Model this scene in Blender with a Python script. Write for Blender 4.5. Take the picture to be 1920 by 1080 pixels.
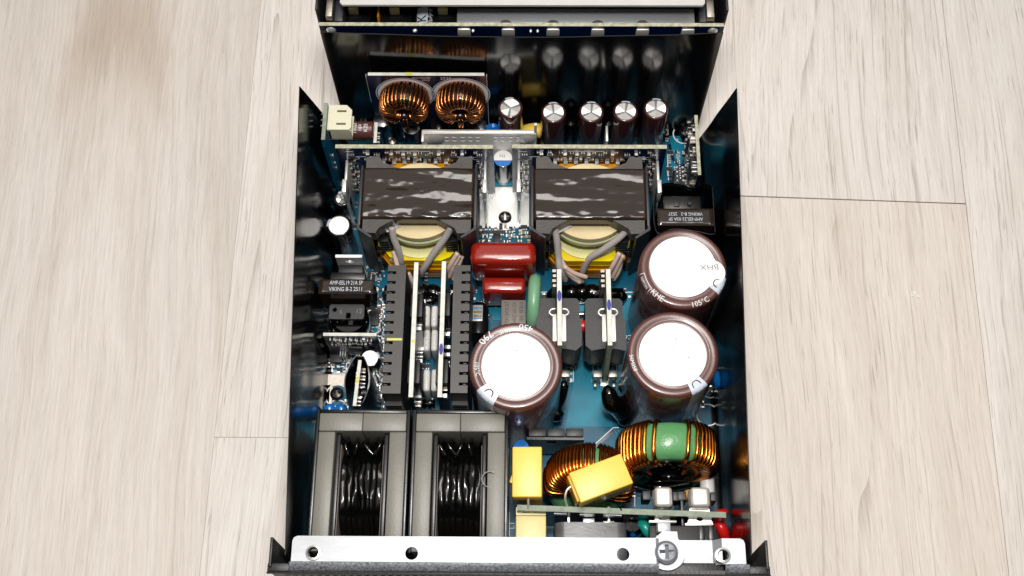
import bpy, bmesh, math, random
from mathutils import Matrix, Vector, noise
random.seed(7)
S = 0.01                                   # 1 mm = 0.01 units
SC = bpy.context.scene
COL = SC.collection
for o in list(bpy.data.objects): bpy.data.objects.remove(o)

# ------------------------------------------------------------------ camera, world, lamps
CC = Vector((1.38593, -61.78756, 451.7535))
CR = Matrix(((0.99994025, -0.00428465, 0.01005637), (0.00786056, 0.92114702, -0.38913543), (-0.00759609, 0.38919123, 0.92112566)))
FPX = 2250.0
cd = bpy.data.cameras.new('camera'); cam = bpy.data.objects.new('camera', cd); COL.objects.link(cam)
cam.matrix_world = Matrix.Translation(CC * S) @ CR.to_4x4()
cd.sensor_width = 36.0; cd.lens = FPX / 1920 * 36; cd.clip_start = 0.05; cd.clip_end = 500
SC.camera = cam
w = bpy.data.worlds.new('World'); SC.world = w; w.use_nodes = True
w.node_tree.nodes['Background'].inputs[0].default_value = (1.0, 0.965, 0.93, 1)
w.node_tree.nodes['Background'].inputs[1].default_value = 0.16
def area(name, loc, size, target, power, col, shape='SQUARE'):
    l = bpy.data.lights.new(name, 'AREA'); l.size = size; l.energy = power; l.color = col; l.shape = shape
    o = bpy.data.objects.new(name, l); COL.objects.link(o); o.location = loc
    o.rotation_euler = (Vector(target) - Vector(loc)).to_track_quat('-Z', 'Y').to_euler(); return o
area('ceiling_bounce', (0, 6.5, 20), 26, (0, 3, 0), 1450, (1, 0.95, 0.90))
area('camera_flash', (0.05, 0.42, 5.0), 0.62, (0, 1.2, 0), 145, (1, 0.985, 0.965), 'DISK')
area('ceiling_lamp', (0.2, 4.6, 19.8), 6, (0, 1, 0), 1350, (1, 0.95, 0.895))
SC.view_settings.view_transform = 'Standard'; SC.view_settings.look = 'None'
SC.view_settings.exposure = 0.0; SC.view_settings.gamma = 1.0
SC.render.engine = 'CYCLES'
SC.cycles.max_bounces = 8; SC.cycles.use_denoising = True

def P(px, py, z):                          # photo point -> mm on the level z
    d = CR @ Vector(((px - 960) / FPX, -(py - 540) / FPX, -1.0)); t = (z - CC.z) / d.z
    q = CC + d * t; return q.x, q.y
def V(px, py, z): return Vector((*P(px, py, z), z))

# ------------------------------------------------------------------ materials
def lin(c):
    return tuple((x / 255 / 12.92) if x / 255 <= 0.04045 else ((x / 255 + 0.055) / 1.055) ** 2.4 for x in c)
def mat(name, rgb, rough=0.5, metal=0.0, bump=0.0, bscale=60, var=0.0, vscale=30, coat=0.0, spec=0.5, rvar=0.0, stretch=(1, 1, 1), trans=0.0, alpha=1.0, rgb2=None, ior=1.5):
    m = bpy.data.materials.new(name); m.use_nodes = True; nt = m.node_tree; N = nt.nodes; L = nt.links
    b = N['Principled BSDF']; c = lin(rgb)
    b.inputs['Base Color'].default_value = (*c, 1); b.inputs['Roughness'].default_value = rough
    b.inputs['Metallic'].default_value = metal; b.inputs['Coat Weight'].default_value = coat
    b.inputs['Coat Roughness'].default_value = 0.08; b.inputs['Specular IOR Level'].default_value = spec
    b.inputs['Transmission Weight'].default_value = trans; b.inputs['Alpha'].default_value = alpha; b.inputs['IOR'].default_value = ior
    if bump or var or rvar:
        tc = N.new('ShaderNodeTexCoord'); mp = N.new('ShaderNodeMapping'); mp.inputs['Scale'].default_value = stretch
        L.new(tc.outputs['Object'], mp.inputs['Vector'])
        def nz(sc, det=4):
            n = N.new('ShaderNodeTexNoise'); n.inputs['Scale'].default_value = sc; n.inputs['Detail'].default_value = det
            L.new(mp.outputs['Vector'], n.inputs['Vector']); return n
        if var:
            n = nz(vscale); r = N.new('ShaderNodeValToRGB'); r.color_ramp.elements[0].position = 0.3; r.color_ramp.elements[1].position = 0.7
            c2 = lin(rgb2) if rgb2 else tuple(x * (1 - var) for x in c)
            c1 = c if rgb2 else tuple(min(1, x * (1 + var)) for x in c)
            r.color_ramp.elements[0].color = (*c2, 1); r.color_ramp.elements[1].color = (*c1, 1)
            L.new(n.outputs['Fac'], r.inputs['Fac']); L.new(r.outputs['Color'], b.inputs['Base Color'])
        if rvar:
            n = nz(vscale * 1.7); mr = N.new('ShaderNodeMapRange'); mr.inputs['To Min'].default_value = max(0.02, rough - rvar); mr.inputs['To Max'].default_value = rough + rvar
            mr.inputs['From Min'].default_value = 0.3; mr.inputs['From Max'].default_value = 0.7
            L.new(n.outputs['Fac'], mr.inputs['Value']); L.new(mr.outputs['Result'], b.inputs['Roughness'])
        if bump:
            n = nz(bscale, 3); bp = N.new('ShaderNodeBump'); bp.inputs['Strength'].default_value = bump; bp.inputs['Distance'].default_value = 0.0025
            L.new(n.outputs['Fac'], bp.inputs['Height']); L.new(bp.outputs['Normal'], b.inputs['Normal'])
    return m
M = {}
M['blackfilm'] = mat('black_film', (7, 7, 8), 0.15, spec=0.22, bump=0.03, bscale=2.2, rvar=0.04, vscale=3)
M['dividerfilm'] = mat('black_divider_film', (9, 9, 10), 0.135, spec=0.6, bump=0.05, bscale=2.2, rvar=0.03, vscale=3)
M['blackpaint'] = mat('black_paint', (22, 22, 23), 0.45, bump=0.35, bscale=160)
M['greypaint'] = mat('speckled_black_paint', (104, 107, 112), 0.36, bump=0.6, bscale=130, var=0.6, vscale=150)
M['silver'] = mat('brushed_steel', (168, 170, 174), 0.48, 0.45, rvar=0.06, vscale=16, var=.03, stretch=(.15, 1, 1), spec=.25, bump=.2, bscale=160)
M['palesteel'] = mat('pale_galvanised_steel', (206, 205, 202), 0.5, 0.5, var=.05, vscale=14, bump=.15, bscale=140)
M['steel'] = mat('steel', (200, 198, 195), 0.24, 1.0, rvar=0.08, vscale=20)
M['dullsteel'] = mat('dull_steel', (165, 158, 148), 0.42, 1.0, bump=0.2, bscale=90)
M['roughalu'] = mat('cast_aluminium', (205, 208, 210), 0.5, 0.85, bump=0.5, bscale=130)
M['tin'] = mat('tin_plate', (240, 240, 236), 0.3, 0.6, bump=0.3, bscale=14)
M['nickel'] = mat('nickel_plate', (245, 240, 232), 0.36, 0.6, bump=0.3, bscale=9)
M['sheennickel'] = mat('nickel_strip_painted_sheen', (246, 243, 236), 0.32, 0.12, bump=0.3, bscale=12)  # whitened nickel: the flash sheen on the strip is put into the colour
M['solder'] = mat('solder', (228, 228, 226), 0.34, 0.7, bump=0.5, bscale=40)
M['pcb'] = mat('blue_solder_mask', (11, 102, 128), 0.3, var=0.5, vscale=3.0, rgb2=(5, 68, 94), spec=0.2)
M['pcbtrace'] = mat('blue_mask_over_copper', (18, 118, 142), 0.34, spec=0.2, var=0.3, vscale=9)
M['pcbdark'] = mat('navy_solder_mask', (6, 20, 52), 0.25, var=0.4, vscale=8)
M['pcbedge'] = mat('board_edge', (178, 176, 152), 0.65, var=0.35, vscale=60, bump=0.3, bscale=120)
M['pcbedgew'] = mat('pale_board_edge', (216, 216, 206), 0.6, var=0.15, vscale=40, bump=0.3, bscale=120)
M['emiedge'] = mat('green_board_edge', (140, 150, 132), 0.6, var=0.2, vscale=50)
M['silk'] = mat('white_ink', (232, 236, 238), 0.6)
M['inkgrey'] = mat('grey_ink', (120, 122, 124), 0.6)
M['chip'] = mat('chip_plastic', (30, 30, 32), 0.5, bump=0.2, bscale=200)
M['plasblack'] = mat('black_plastic', (16, 16, 17), 0.33, bump=0.1, bscale=60)
M['plasgrey'] = mat('dark_grey_plastic', (38, 39, 41), 0.45, bump=0.15, bscale=120)
M['plate'] = mat('slate_plastic_sheet', (38, 40, 46), 0.42, var=0.15, vscale=20)
M['glue'] = mat('black_glue', (5, 5, 5), 0.07, coat=0.3, bump=0.5, bscale=9)
M['blackwire'] = mat('black_heatshrink', (14, 14, 14), 0.28, bump=0.3, bscale=20)
M['chokefilm'] = mat('choke_film', (5, 5, 5), 0.13, bump=0.4, bscale=9, spec=0.35)
M['tape'] = mat('brown_black_tape', (44, 34, 28), 0.12, bump=0.03, bscale=5, spec=0.45, coat=0.08)
M['anod'] = mat('black_anodised', (40, 36, 33), 0.42, spec=0.6, bump=0.12, bscale=30, stretch=(1, 12, 1))
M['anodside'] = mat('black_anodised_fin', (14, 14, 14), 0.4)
M['ferrite'] = mat('ferrite', (70, 66, 62), 0.42, bump=0.4, bscale=110, var=0.2, vscale=12)
M['chokecore'] = mat('grey_core', (116, 114, 105), 0.42, bump=0.25, bscale=120, var=0.12, vscale=5, spec=0.5)
M['sleeve'] = mat('brown_sleeve', (92, 55, 50), 0.3, coat=0.35, spec=0.7)
M['sleevedk'] = mat('brown_sleeve_small', (62, 32, 30), 0.14, coat=0.5, spec=0.6)
M['sleeveblack'] = mat('black_sleeve', (20, 20, 22), 0.2, coat=0.4)
M['sleeveblue'] = mat('clear_over_blue_sleeve', (22, 30, 40), 0.15, coat=0.5)
M['alutop'] = mat('aluminium_can', (240, 238, 234), 0.5, 0.8, bump=0.05, bscale=30)
M['alucan'] = mat('aluminium_side', (190, 190, 192), 0.2, 1.0)
M['paper'] = mat('white_sticker', (244, 240, 236), 0.5)
M['stripe'] = mat('pale_stripe', (196, 204, 216), 0.3, coat=0.3)
M['screwsteel'] = mat('zinc_screw', (196, 200, 206), 0.36, 0.9)
M['inletgrey'] = mat('scuffed_grey_plastic', (88, 88, 90), 0.36, var=0.3, vscale=14, stretch=(1, 3, 1), bump=0.3, bscale=30)
M['copper'] = mat('enamelled_copper', (222, 136, 44), 0.22, 1.0, coat=0.4, var=0.15, vscale=20)
M['copperdk'] = mat('dark_enamelled_copper', (198, 122, 62), 0.22, 1.0, coat=0.4, var=0.2, vscale=20)
M['coreblack'] = mat('black_toroid_core', (20, 18, 17), 0.22, bump=0.4, bscale=30)
M['coregreen'] = mat('green_toroid_core', (96, 158, 102), 0.24, bump=1.0, bscale=42, coat=0.3)
M['red'] = mat('red_epoxy', (146, 28, 14), 0.12, coat=0.6, bump=0.06, bscale=6)
M['green'] = mat('green_epoxy', (116, 164, 128), 0.3, bump=0.2, bscale=20, var=0.1, vscale=15)
M['yellow'] = mat('yellow_box', (244, 206, 84), 0.38, bump=0.25, bscale=60)
M['yellowdk'] = mat('yellow_resin', (206, 160, 20), 0.4, bump=0.3, bscale=30)
M['cream'] = mat('cream_box', (224, 208, 140), 0.38, bump=0.2, bscale=60)
M['jst'] = mat('cream_nylon', (222, 218, 192), 0.35)
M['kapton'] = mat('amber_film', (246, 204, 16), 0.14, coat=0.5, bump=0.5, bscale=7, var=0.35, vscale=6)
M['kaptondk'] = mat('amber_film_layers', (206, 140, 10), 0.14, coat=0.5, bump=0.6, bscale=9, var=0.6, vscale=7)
M['disc'] = mat('cream_paper_disc', (224, 204, 156), 0.5, var=0.12, vscale=10, bump=0.3, bscale=50)
M['disc2'] = mat('green_fibre_disc', (186, 194, 152), 0.4, bump=0.4, bscale=60)
M['disc3'] = mat('pale_yellow_paper', (222, 216, 150), 0.5, var=0.08, vscale=10)
M['wiregrey'] = mat('grey_wire', (172, 164, 162), 0.3)
M['wirebeige'] = mat('beige_wire', (204, 180, 166), 0.3)
M['blue'] = mat('blue_epoxy', (20, 110, 190), 0.2, coat=0.4)
M['teal'] = mat('teal_wire', (20, 140, 124), 0.28)
M['redwire'] = mat('red_wire', (206, 28, 24), 0.3)
M['orange'] = mat('orange_epoxy', (206, 150, 40), 0.3)
M['white'] = mat('white_plastic', (226, 224, 220), 0.4)
M['marky'] = mat('yellow_marker', (206, 204, 96), 0.5)
M['markb'] = mat('blue_marker', (40, 40, 140), 0.5)
M['clear'] = mat('clear_tubing', (216, 220, 208), 0.12, trans=0.55, ior=1.3)
M['smdcap'] = mat('ceramic_chip', (150, 128, 100), 0.5)
M['brownbox'] = mat('brown_grey_box', (112, 104, 98), 0.4)

def wood(name, pore, warm, ang, dark, arch, smudge=None, lines=30):
    m = bpy.data.materials.new(name); m.use_nodes = True; nt = m.node_tree; N = nt.nodes; L = nt.links; b = N['Principled BSDF']
    tc = N.new('ShaderNodeTexCoord'); oi = N.new('ShaderNodeObjectInfo')
    rot = N.new('ShaderNodeMapping'); rot.inputs['Rotation'].default_value = (0, 0, ang)
    L.new(tc.outputs['Object'], rot.inputs['Vector'])
    off = N.new('ShaderNodeVectorMath'); off.operation = 'MULTIPLY_ADD'; off.inputs[1].default_value = (1, 1, 1)
    sc = N.new('ShaderNodeVectorMath'); sc.operation = 'SCALE'; sc.inputs[0].default_value = (13.1, 27.7, 5.3); L.new(oi.outputs['Random'], sc.inputs['Scale'])
    L.new(rot.outputs['Vector'], off.inputs[0]); L.new(sc.outputs['Vector'], off.inputs[2])
    # slow warp so that the grain wanders
    wn = N.new('ShaderNodeTexNoise'); wn.inputs['Scale'].default_value = 0.55; wn.inputs['Detail'].default_value = 2; L.new(off.outputs['Vector'], wn.inputs['Vector'])
    ws = N.new('ShaderNodeVectorMath'); ws.operation = 'MULTIPLY_ADD'; ws.inputs[1].default_value = (0.12, 0, 0); L.new(wn.outputs['Color'], ws.inputs[0]); L.new(off.outputs['Vector'], ws.inputs[2])
    def nz(sx, sy, det, rough=0.6):
        mp = N.new('ShaderNodeMapping'); mp.inputs['Scale'].default_value = (sx, sy, 1); L.new(ws.outputs['Vector'], mp.inputs['Vector'])
        n = N.new('ShaderNodeTexNoise'); n.inputs['Scale'].default_value = 1; n.inputs['Detail'].default_value = det; n.inputs['Roughness'].default_value = rough
        L.new(mp.outputs['Vector'], n.inputs['Vector']); return n.outputs['Fac']
    def ramp(src, p0, p1, a, c):
        r = N.new('ShaderNodeValToRGB'); r.color_ramp.elements[0].position = p0; r.color_ramp.elements[1].position = p1
        r.color_ramp.elements[0].color = (*a, 1); r.color_ramp.elements[1].color = (*c, 1); L.new(src, r.inputs['Fac']); return r.outputs['Color']
    def mul(a, c, f=1.0):
        x = N.new('ShaderNodeMix'); x.data_type = 'RGBA'; x.blend_type = 'MULTIPLY'; x.inputs[0].default_value = f
        L.new(a, x.inputs[6]); L.new(c, x.inputs[7]); return x.outputs[2]
    def math_(op, a, c=None):
        n = N.new('ShaderNodeMath'); n.operation = op
        for k, q in ((0, a), (1, c)):
            if q is None: continue
            if isinstance(q, (int, float)): n.inputs[k].default_value = q
            else: L.new(q, n.inputs[k])
        return n.outputs[0]
    # cathedral figure: long ellipses round a centre that lies along the board
    sx = N.new('ShaderNodeSeparateXYZ'); L.new(rot.outputs['Vector'], sx.inputs['Vector'])
    nsx = N.new('ShaderNodeTexNoise'); nsx.inputs['Scale'].default_value = 1.1; nsx.inputs['Detail'].default_value = 3; L.new(off.outputs['Vector'], nsx.inputs['Vector'])
    wob = math_('MULTIPLY', math_('SUBTRACT', nsx.outputs['Fac'], .5), .22)
    dx = math_('ADD', math_('SUBTRACT', sx.outputs['X'], arch[0]), wob); dy = math_('MULTIPLY', math_('SUBTRACT', sx.outputs['Y'], arch[1]), arch[2])
    t_ = math_('SQRT', math_('ADD', math_('MULTIPLY', dx, dx), math_('MULTIPLY', dy, dy)))
    cv = N.new('ShaderNodeCombineXYZ'); L.new(t_, cv.inputs['X']); L.new(math_('MULTIPLY', sx.outputs['Y'], .05), cv.inputs['Y'])
    rn = N.new('ShaderNodeTexNoise'); rn.inputs['Scale'].default_value = 9; rn.inputs['Detail'].default_value = 3; L.new(cv.outputs['Vector'], rn.inputs['Vector'])
    base = ramp(nz(1.6, 0.16, 4), 0.30, 0.68, tuple(x * dark for x in warm), warm)
    ring = ramp(rn.outputs['Fac'], 0.34, 0.62, (0.925, 0.905, 0.885), (1, 1, 1))
    fine = ramp(nz(85, 2.2, 4, 0.75), 0.30, 0.62, (0.885, 0.875, 0.865), (1.03, 1.03, 1.03))
    hair = ramp(nz(190, 7, 3, 0.7), 0.32, 0.55, (0.90, 0.89, 0.88), (1.01, 1.01, 1.01))
    pores = ramp(nz(52, 1.1, 3, 0.8), 0.315, 0.385, (0.60, 0.57, 0.54), (1, 1, 1))
    pores2 = ramp(nz(120, 4.2, 2, 0.7), 0.30, 0.36, (0.62, 0.60, 0.58), (1, 1, 1))
    col = mul(base, ring); col = mul(col, fine); col = mul(col, hair); col = mul(col, pores, pore); col = mul(col, pores2, pore)
    # growth rings cut lengthwise: thin broken lines following the grain
    ln = math_('FRACT', math_('MULTIPLY', nz(2.2, .055, 1, .4), lines))
    dash = nz(40, 2.6, 2, .7); lm = N.new('ShaderNodeMapRange'); lm.inputs['From Min'].default_value = .16; lm.inputs['From Max'].default_value = .0; L.new(ln, lm.inputs['Value'])
    dm = N.new('ShaderNodeMapRange'); dm.inputs['From Min'].default_value = .40; dm.inputs['From Max'].default_value = .56; L.new(dash, dm.inputs['Value'])
    lf = math_('MULTIPLY', math_('MULTIPLY', lm.outputs['Result'], dm.outputs['Result']), pore)
    xl = N.new('ShaderNodeMix'); xl.data_type = 'RGBA'; xl.blend_type = 'MULTIPLY'; L.new(lf, xl.inputs[0]); L.new(col, xl.inputs[6]); xl.inputs[7].default_value = (0.60, 0.565, 0.53, 1); col = xl.outputs[2]
    if smudge:                                               # a brown stain across the top of the figure
        q = N.new('ShaderNodeMapRange'); q.interpolation_type = 'SMOOTHSTEP'; q.inputs['From Min'].default_value = smudge[0] - .07; q.inputs['From Max'].default_value = smudge[0]; L.new(t_, q.inputs['Value'])
        q2 = N.new('ShaderNodeMapRange'); q2.interpolation_type = 'SMOOTHSTEP'; q2.inputs['From Min'].default_value = smudge[0] + .12; q2.inputs['From Max'].default_value = smudge[0]; L.new(t_, q2.inputs['Value'])
        q3 = N.new('ShaderNodeMapRange'); q3.interpolation_type = 'SMOOTHSTEP'; q3.inputs['From Min'].default_value = smudge[1]; q3.inputs['From Max'].default_value = smudge[1] + .8; L.new(sx.outputs['Y'], q3.inputs['Value'])
        f_ = math_('MULTIPLY', math_('MULTIPLY', q.outputs['Result'], q2.outputs['Result']), math_('MULTIPLY', q3.outputs['Result'], math_('ADD', .35, nsx.outputs['Fac'])))
        x = N.new('ShaderNodeMix'); x.data_type = 'RGBA'; x.blend_type = 'MULTIPLY'; L.new(f_, x.inputs[0]); L.new(col, x.inputs[6]); x.inputs[7].default_value = (0.72, 0.64, 0.55, 1); col = x.outputs[2]
    L.new(col, b.inputs['Base Color']); b.inputs['Roughness'].default_value = 0.5; b.inputs['Specular IOR Level'].default_value = 0.35
    bp = N.new('ShaderNodeBump'); bp.inputs['Strength'].default_value = 0.15; bp.inputs['Distance'].default_value = 0.004
    L.new(nz(30, 0.8, 4, 0.7), bp.inputs['Height']); L.new(bp.outputs['Normal'], b.inputs['Normal'])
    return m
M['woodA'] = wood('pale_oak_laminate_soft', 0.3, (0.765, 0.71, 0.66), math.radians(-3.0), 0.84, (0.12, -1.9, 0.17), (0.32, -0.7))
M['woodB'] = wood('pale_oak_laminate_pored', 0.8, (0.80, 0.755, 0.71), math.radians(0.5), 0.93, (0.2, -3.6, 0.2))
M['woodC'] = wood('grey_oak_laminate_pored', 0.7, (0.785, 0.725, 0.662), math.radians(-1.5), 0.90, (-0.7, -4.0, 0.12))
M['gap'] = mat('joint_core', (172, 156, 138), 0.8)

# ------------------------------------------------------------------ mesh builder (all numbers in mm)
class B:
    def __init__(s): s.v = []; s.f = []; s.m = []
    def add(s, vs, fs, T=None, m=0):
        k = len(s.v)
        s.v += [tuple(T @ Vector(p)) for p in vs] if T is not None else [tuple(p) for p in vs]
        s.f += [tuple(i + k for i in f) for f in fs]; s.m += [m] * len(fs)
    def bm(s, bm, T=None, m=0):
        bm.verts.index_update()
        s.add([v.co[:] for v in bm.verts], [[v.index for v in f.verts] for f in bm.faces], T, m); bm.free()
    def box(s, x0, x1, y0, y1, z0, z1, bev=0.0, T=None, m=0, seg=2):
        if x1 < x0: x0, x1 = x1, x0
        if y1 < y0: y0, y1 = y1, y0
        b = bmesh.new(); bmesh.ops.create_cube(b, size=1.0)
        for v in b.verts:
            v.co = Vector(((x0 + x1) / 2 + v.co.x * (x1 - x0), (y0 + y1) / 2 + v.co.y * (y1 - y0), (z0 + z1) / 2 + v.co.z * (z1 - z0)))
        if bev: bmesh.ops.bevel(b, geom=b.edges[:], offset=bev, segments=seg, profile=0.5, affect='EDGES')
        s.bm(b, T, m); return s
    def lathe(s, prof, n=32, T=None, m=0, a0=0, a1=2 * math.pi):
        full = abs(a1 - a0 - 2 * math.pi) < 1e-6; k = n if full else n + 1; vs = []; fs = []
        for j in range(k):
            a = a0 + (a1 - a0) * j / n; c, q = math.cos(a), math.sin(a)
            vs += [(r * c, r * q, z) for r, z in prof]
        L = len(prof)
        for j in range(n):
            j2 = (j + 1) % k
            for i in range(L - 1):
                fs.append((j * L + i, j2 * L + i, j2 * L + i + 1, j * L + i + 1))
        s.add(vs, fs, T, m); return s
    def cyl(s, x, y, z0, z1, r, n=24, bev=0.0, T=None, m=0):
        b = min(bev, r * 0.9, (z1 - z0) / 2) if bev else 0
        pr = [(0, z0), (r - b, z0)] + ([(r, z0 + b), (r, z1 - b)] if b else [(r, z0), (r, z1)]) + [(r - b, z1), (0, z1)]
        if not b: pr = [(0, z0), (r, z0), (r, z1), (0, z1)]
        q = Matrix.Translation((x, y, 0)); s.lathe(pr, n, (T @ q) if T is not None else q, m); return s
    def prism(s, poly, a, b, T=None, m=0):
        n = len(poly); vs = [(x, y, a) for x, y in poly] + [(x, y, b) for x, y in poly]
        fs = [tuple(range(n - 1, -1, -1)), tuple(range(n, 2 * n))] + [(i, (i + 1) % n, n + (i + 1) % n, n + i) for i in range(n)]
        s.add(vs, fs, T, m); return s
    def plate(s, outer, holes, a, b, T=None, m=0):           # a sheet with real holes
        bm = bmesh.new()
        for loop in [outer] + holes:
            vv = [bm.verts.new((x, y, 0)) for x, y in loop]
            for i in range(len(vv)): bm.edges.new((vv[i], vv[(i + 1) % len(vv)]))
        bmesh.ops.triangle_fill(bm, edges=bm.edges[:], use_beauty=True)
        bm.verts.index_update(); n = len(bm.verts)
        vs = [(v.co.x, v.co.y, a) for v in bm.verts] + [(v.co.x, v.co.y, b) for v in bm.verts]
        fs = []
        for f in bm.faces:
            q = [v.index for v in f.verts]; fs.append(q[::-1]); fs.append([i + n for i in q])
        for e in bm.edges:
            if len(e.link_faces) == 1: i, j = e.verts[0].index, e.verts[1].index; fs.append((i, j, j + n, i + n))
        bm.free(); s.add(vs, fs, T, m); return s
    def tube(s, pts, r, n=8, smooth=0, closed=False, T=None, m=0, cap=True):
        p = [Vector(q) for q in pts]
        rr = list(r) if isinstance(r, (list, tuple)) else [r] * len(p)
        if smooth:
            o = []; ro = []; k = len(p); rng = k if closed else k - 1
            for i in range(rng):
                g = (lambda j: p[j % k]) if closed else (lambda j: p[max(0, min(k - 1, j))])
                a, b, c, d = g(i - 1), g(i), g(i + 1), g(i + 2)
                for t in range(smooth):
                    u = t / smooth
                    o.append(0.5 * ((2 * b) + (c - a) * u + (2 * a - 5 * b + 4 * c - d) * u * u + (3 * b - a - 3 * c + d) * u ** 3))
                    ro.append(rr[i] * (1 - u) + rr[(i + 1) % k] * u)
            if not closed: o.append(p[-1]); ro.append(rr[-1])
            p, rr = o, ro
        k = len(p); vs = []; fs = []; ref = None
        for i in range(k):
            t = (p[(i + 1) % k] - p[i - 1]) if closed else (p[min(i + 1, k - 1)] - p[max(i - 1, 0)])
            if t.length < 1e-9: t = Vector((0, 0, 1))
            t.normalize()
            if ref is None:
                ref = t.orthogonal().normalized()
            ref = (ref - t * ref.dot(t)); ref = ref.normalized() if ref.length > 1e-6 else t.orthogonal().normalized()
            b2 = t.cross(ref)
            vs += [tuple(p[i] + (ref * math.cos(a) + b2 * math.sin(a)) * rr[i]) for a in [2 * math.pi * j / n for j in range(n)]]
        for i in range(k if closed else k - 1):
            i2 = (i + 1) % k
            for j in range(n): fs.append((i * n + j, i * n + (j + 1) % n, i2 * n + (j + 1) % n, i2 * n + j))
        if cap and not closed: fs.append(tuple(range(n - 1, -1, -1))); fs.append(tuple((k - 1) * n + j for j in range(n)))
        s.add(vs, fs, T, m); return s
    def sheet(s, fn, nu, nv, th=0.3, m=0):                   # fn(u,v)->point ; given real thickness along its normal
        g = [[Vector(fn(i / nu, j / nv)) for j in range(nv + 1)] for i in range(nu + 1)]
        nn = (g[nu][0] - g[0][0]).cross(g[0][nv] - g[0][0]).normalized() * th
        vs = [tuple(g[i][j]) for i in range(nu + 1) for j in range(nv + 1)]; k = len(vs); vs += [tuple(Vector(q) + nn) for q in vs]
        I = lambda i, j: i * (nv + 1) + j; fs = []
        for i in range(nu):
            for j in range(nv):
                q = (I(i, j), I(i + 1, j), I(i + 1, j + 1), I(i, j + 1)); fs.append(q[::-1]); fs.append(tuple(a + k for a in q))
        rim = [I(i, 0) for i in range(nu + 1)] + [I(nu, j) for j in range(1, nv + 1)] + [I(i, nv) for i in range(nu - 1, -1, -1)] + [I(0, j) for j in range(nv - 1, 0, -1)]
        for a, b in zip(rim, rim[1:] + rim[:1]): fs.append((a, b, b + k, a + k))
        s.add(vs, fs, None, m); return s
    def build(s, name, mats, parent=None, wpos=(0, 0, 0), ang=35, smooth=True):
        me = bpy.data.meshes.new(name); o0 = Vector(wpos)
        me.from_pydata([tuple((Vector(v) - o0) * S) for v in s.v], [], s.f)
        for k in (mats if isinstance(mats, (list, tuple)) else [mats]): me.materials.append(M[k])
        me.polygons.foreach_set('material_index', s.m)
        if smooth:
            me.polygons.foreach_set('use_smooth', [True] * len(me.polygons)); me.set_sharp_from_angle(angle=math.radians(ang))
        me.validate(); me.update()
        o = bpy.data.objects.new(name, me); COL.objects.link(o)
        if parent is not None: o.parent = parent
        else: o.location = o0 * S
        return o
def tag(o, label=None, cat=None, group=None, kind=None):
    if label: o['label'] = label
    if cat: o['category'] = cat
    if group: o['group'] = group
    if kind: o['kind'] = kind
    return o
SPLIT = {'copper_area', 'core_half', 'side_shell', 'winding_layers', 'lead', 'terminal', 'side_block', 'bobbin_flange', 'rib', 'solder_joint', 'core_leg', 'leg', 'rivet', 'pin', 'dimple', 'tape_band', 'wire_clip'}
def islands(b):                                             # the separate pieces of one builder
    p = list(range(len(b.v)))
    def f(i):
        while p[i] != i: p[i] = p[p[i]]; i = p[i]
        return i
    for q in b.f:
        for i in q[1:]: p[f(i)] = f(q[0])
    g = {}
    for q, m in zip(b.f, b.m): g.setdefault(f(q[0]), []).append((q, m))
    out = []
    for fs in g.values():
        c = B(); ix = {}
        for q, m in fs:
            for i in q:
                if i not in ix: ix[i] = len(c.v); c.v.append(b.v[i])
            c.f.append(tuple(ix[i] for i in q)); c.m.append(m)
        out.append(c)
    return out
class T_:                                                   # a thing: an Empty at its base; part() takes world millimetres
    def __init__(s, name, label, cat, base, group=None):
        s.o = bpy.data.objects.new(name, None); COL.objects.link(s.o); s.b = Vector(base); s.o.location = s.b * S
        s.o.empty_display_size = 0.05; tag(s.o, label, cat, group)
    def part(s, name, b, mats, parent=None, ang=35, label=None, kind=None, smooth=True):
        if name in SPLIT and not kind:
            q = islands(b)
            if len(q) > 1:
                for c in q: o = c.build(name, mats, parent or s.o, s.b, ang, smooth)
                return o
        o = b.build(name, mats, parent or s.o, s.b, ang, smooth); tag(o, label, kind=kind); return o
def dup(root, loc, label, rz=0.0, group=None):
    def cp(o, par):
        c = o.copy(); COL.objects.link(c); c.parent = par
        for ch in [q for q in o.children]: cp(ch, c)
        return c
    r = cp(root, None); r.location = Vector(loc) * S; r.rotation_euler = (0, 0, rz); r['label'] = label
    return r
RX = lambda a: Matrix.Rotation(math.radians(a), 4, 'X')
RY = lambda a: Matrix.Rotation(math.radians(a), 4, 'Y')
RZ = lambda a: Matrix.Rotation(math.radians(a), 4, 'Z')
TR = lambda x, y, z=0: Matrix.Translation((x, y, z))
YZ = Matrix(((0, 0, 1, 0), (1, 0, 0, 0), (0, 1, 0, 0), (0, 0, 0, 1)))      # (a,b,c)->(c,a,b): polygon in y,z ; extrude along x
XZ = Matrix(((1, 0, 0, 0), (0, 0, -1, 0), (0, 1, 0, 0), (0, 0, 0, 1)))     # (a,b,c)->(a,-c,b): polygon in x,z ; extrude along -y
circ = lambda x, y, r, n=20, a0=0: [(x + r * math.cos(a0 + 2 * math.pi * i / n), y + r * math.sin(a0 + 2 * math.pi * i / n)) for i in range(n)]
def rrect(x0, x1, y0, y1, r, n=5):
    o = []
    for cx, cy, a in ((x1 - r, y1 - r, 0), (x0 + r, y1 - r, 90), (x0 + r, y0 + r, 180), (x1 - r, y0 + r, 270)):
        for i in range(n + 1):
            t = math.radians(a + 90 * i / n); o.append((cx + r * math.cos(t), cy + r * math.sin(t)))
    return o
_fc = {}
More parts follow.
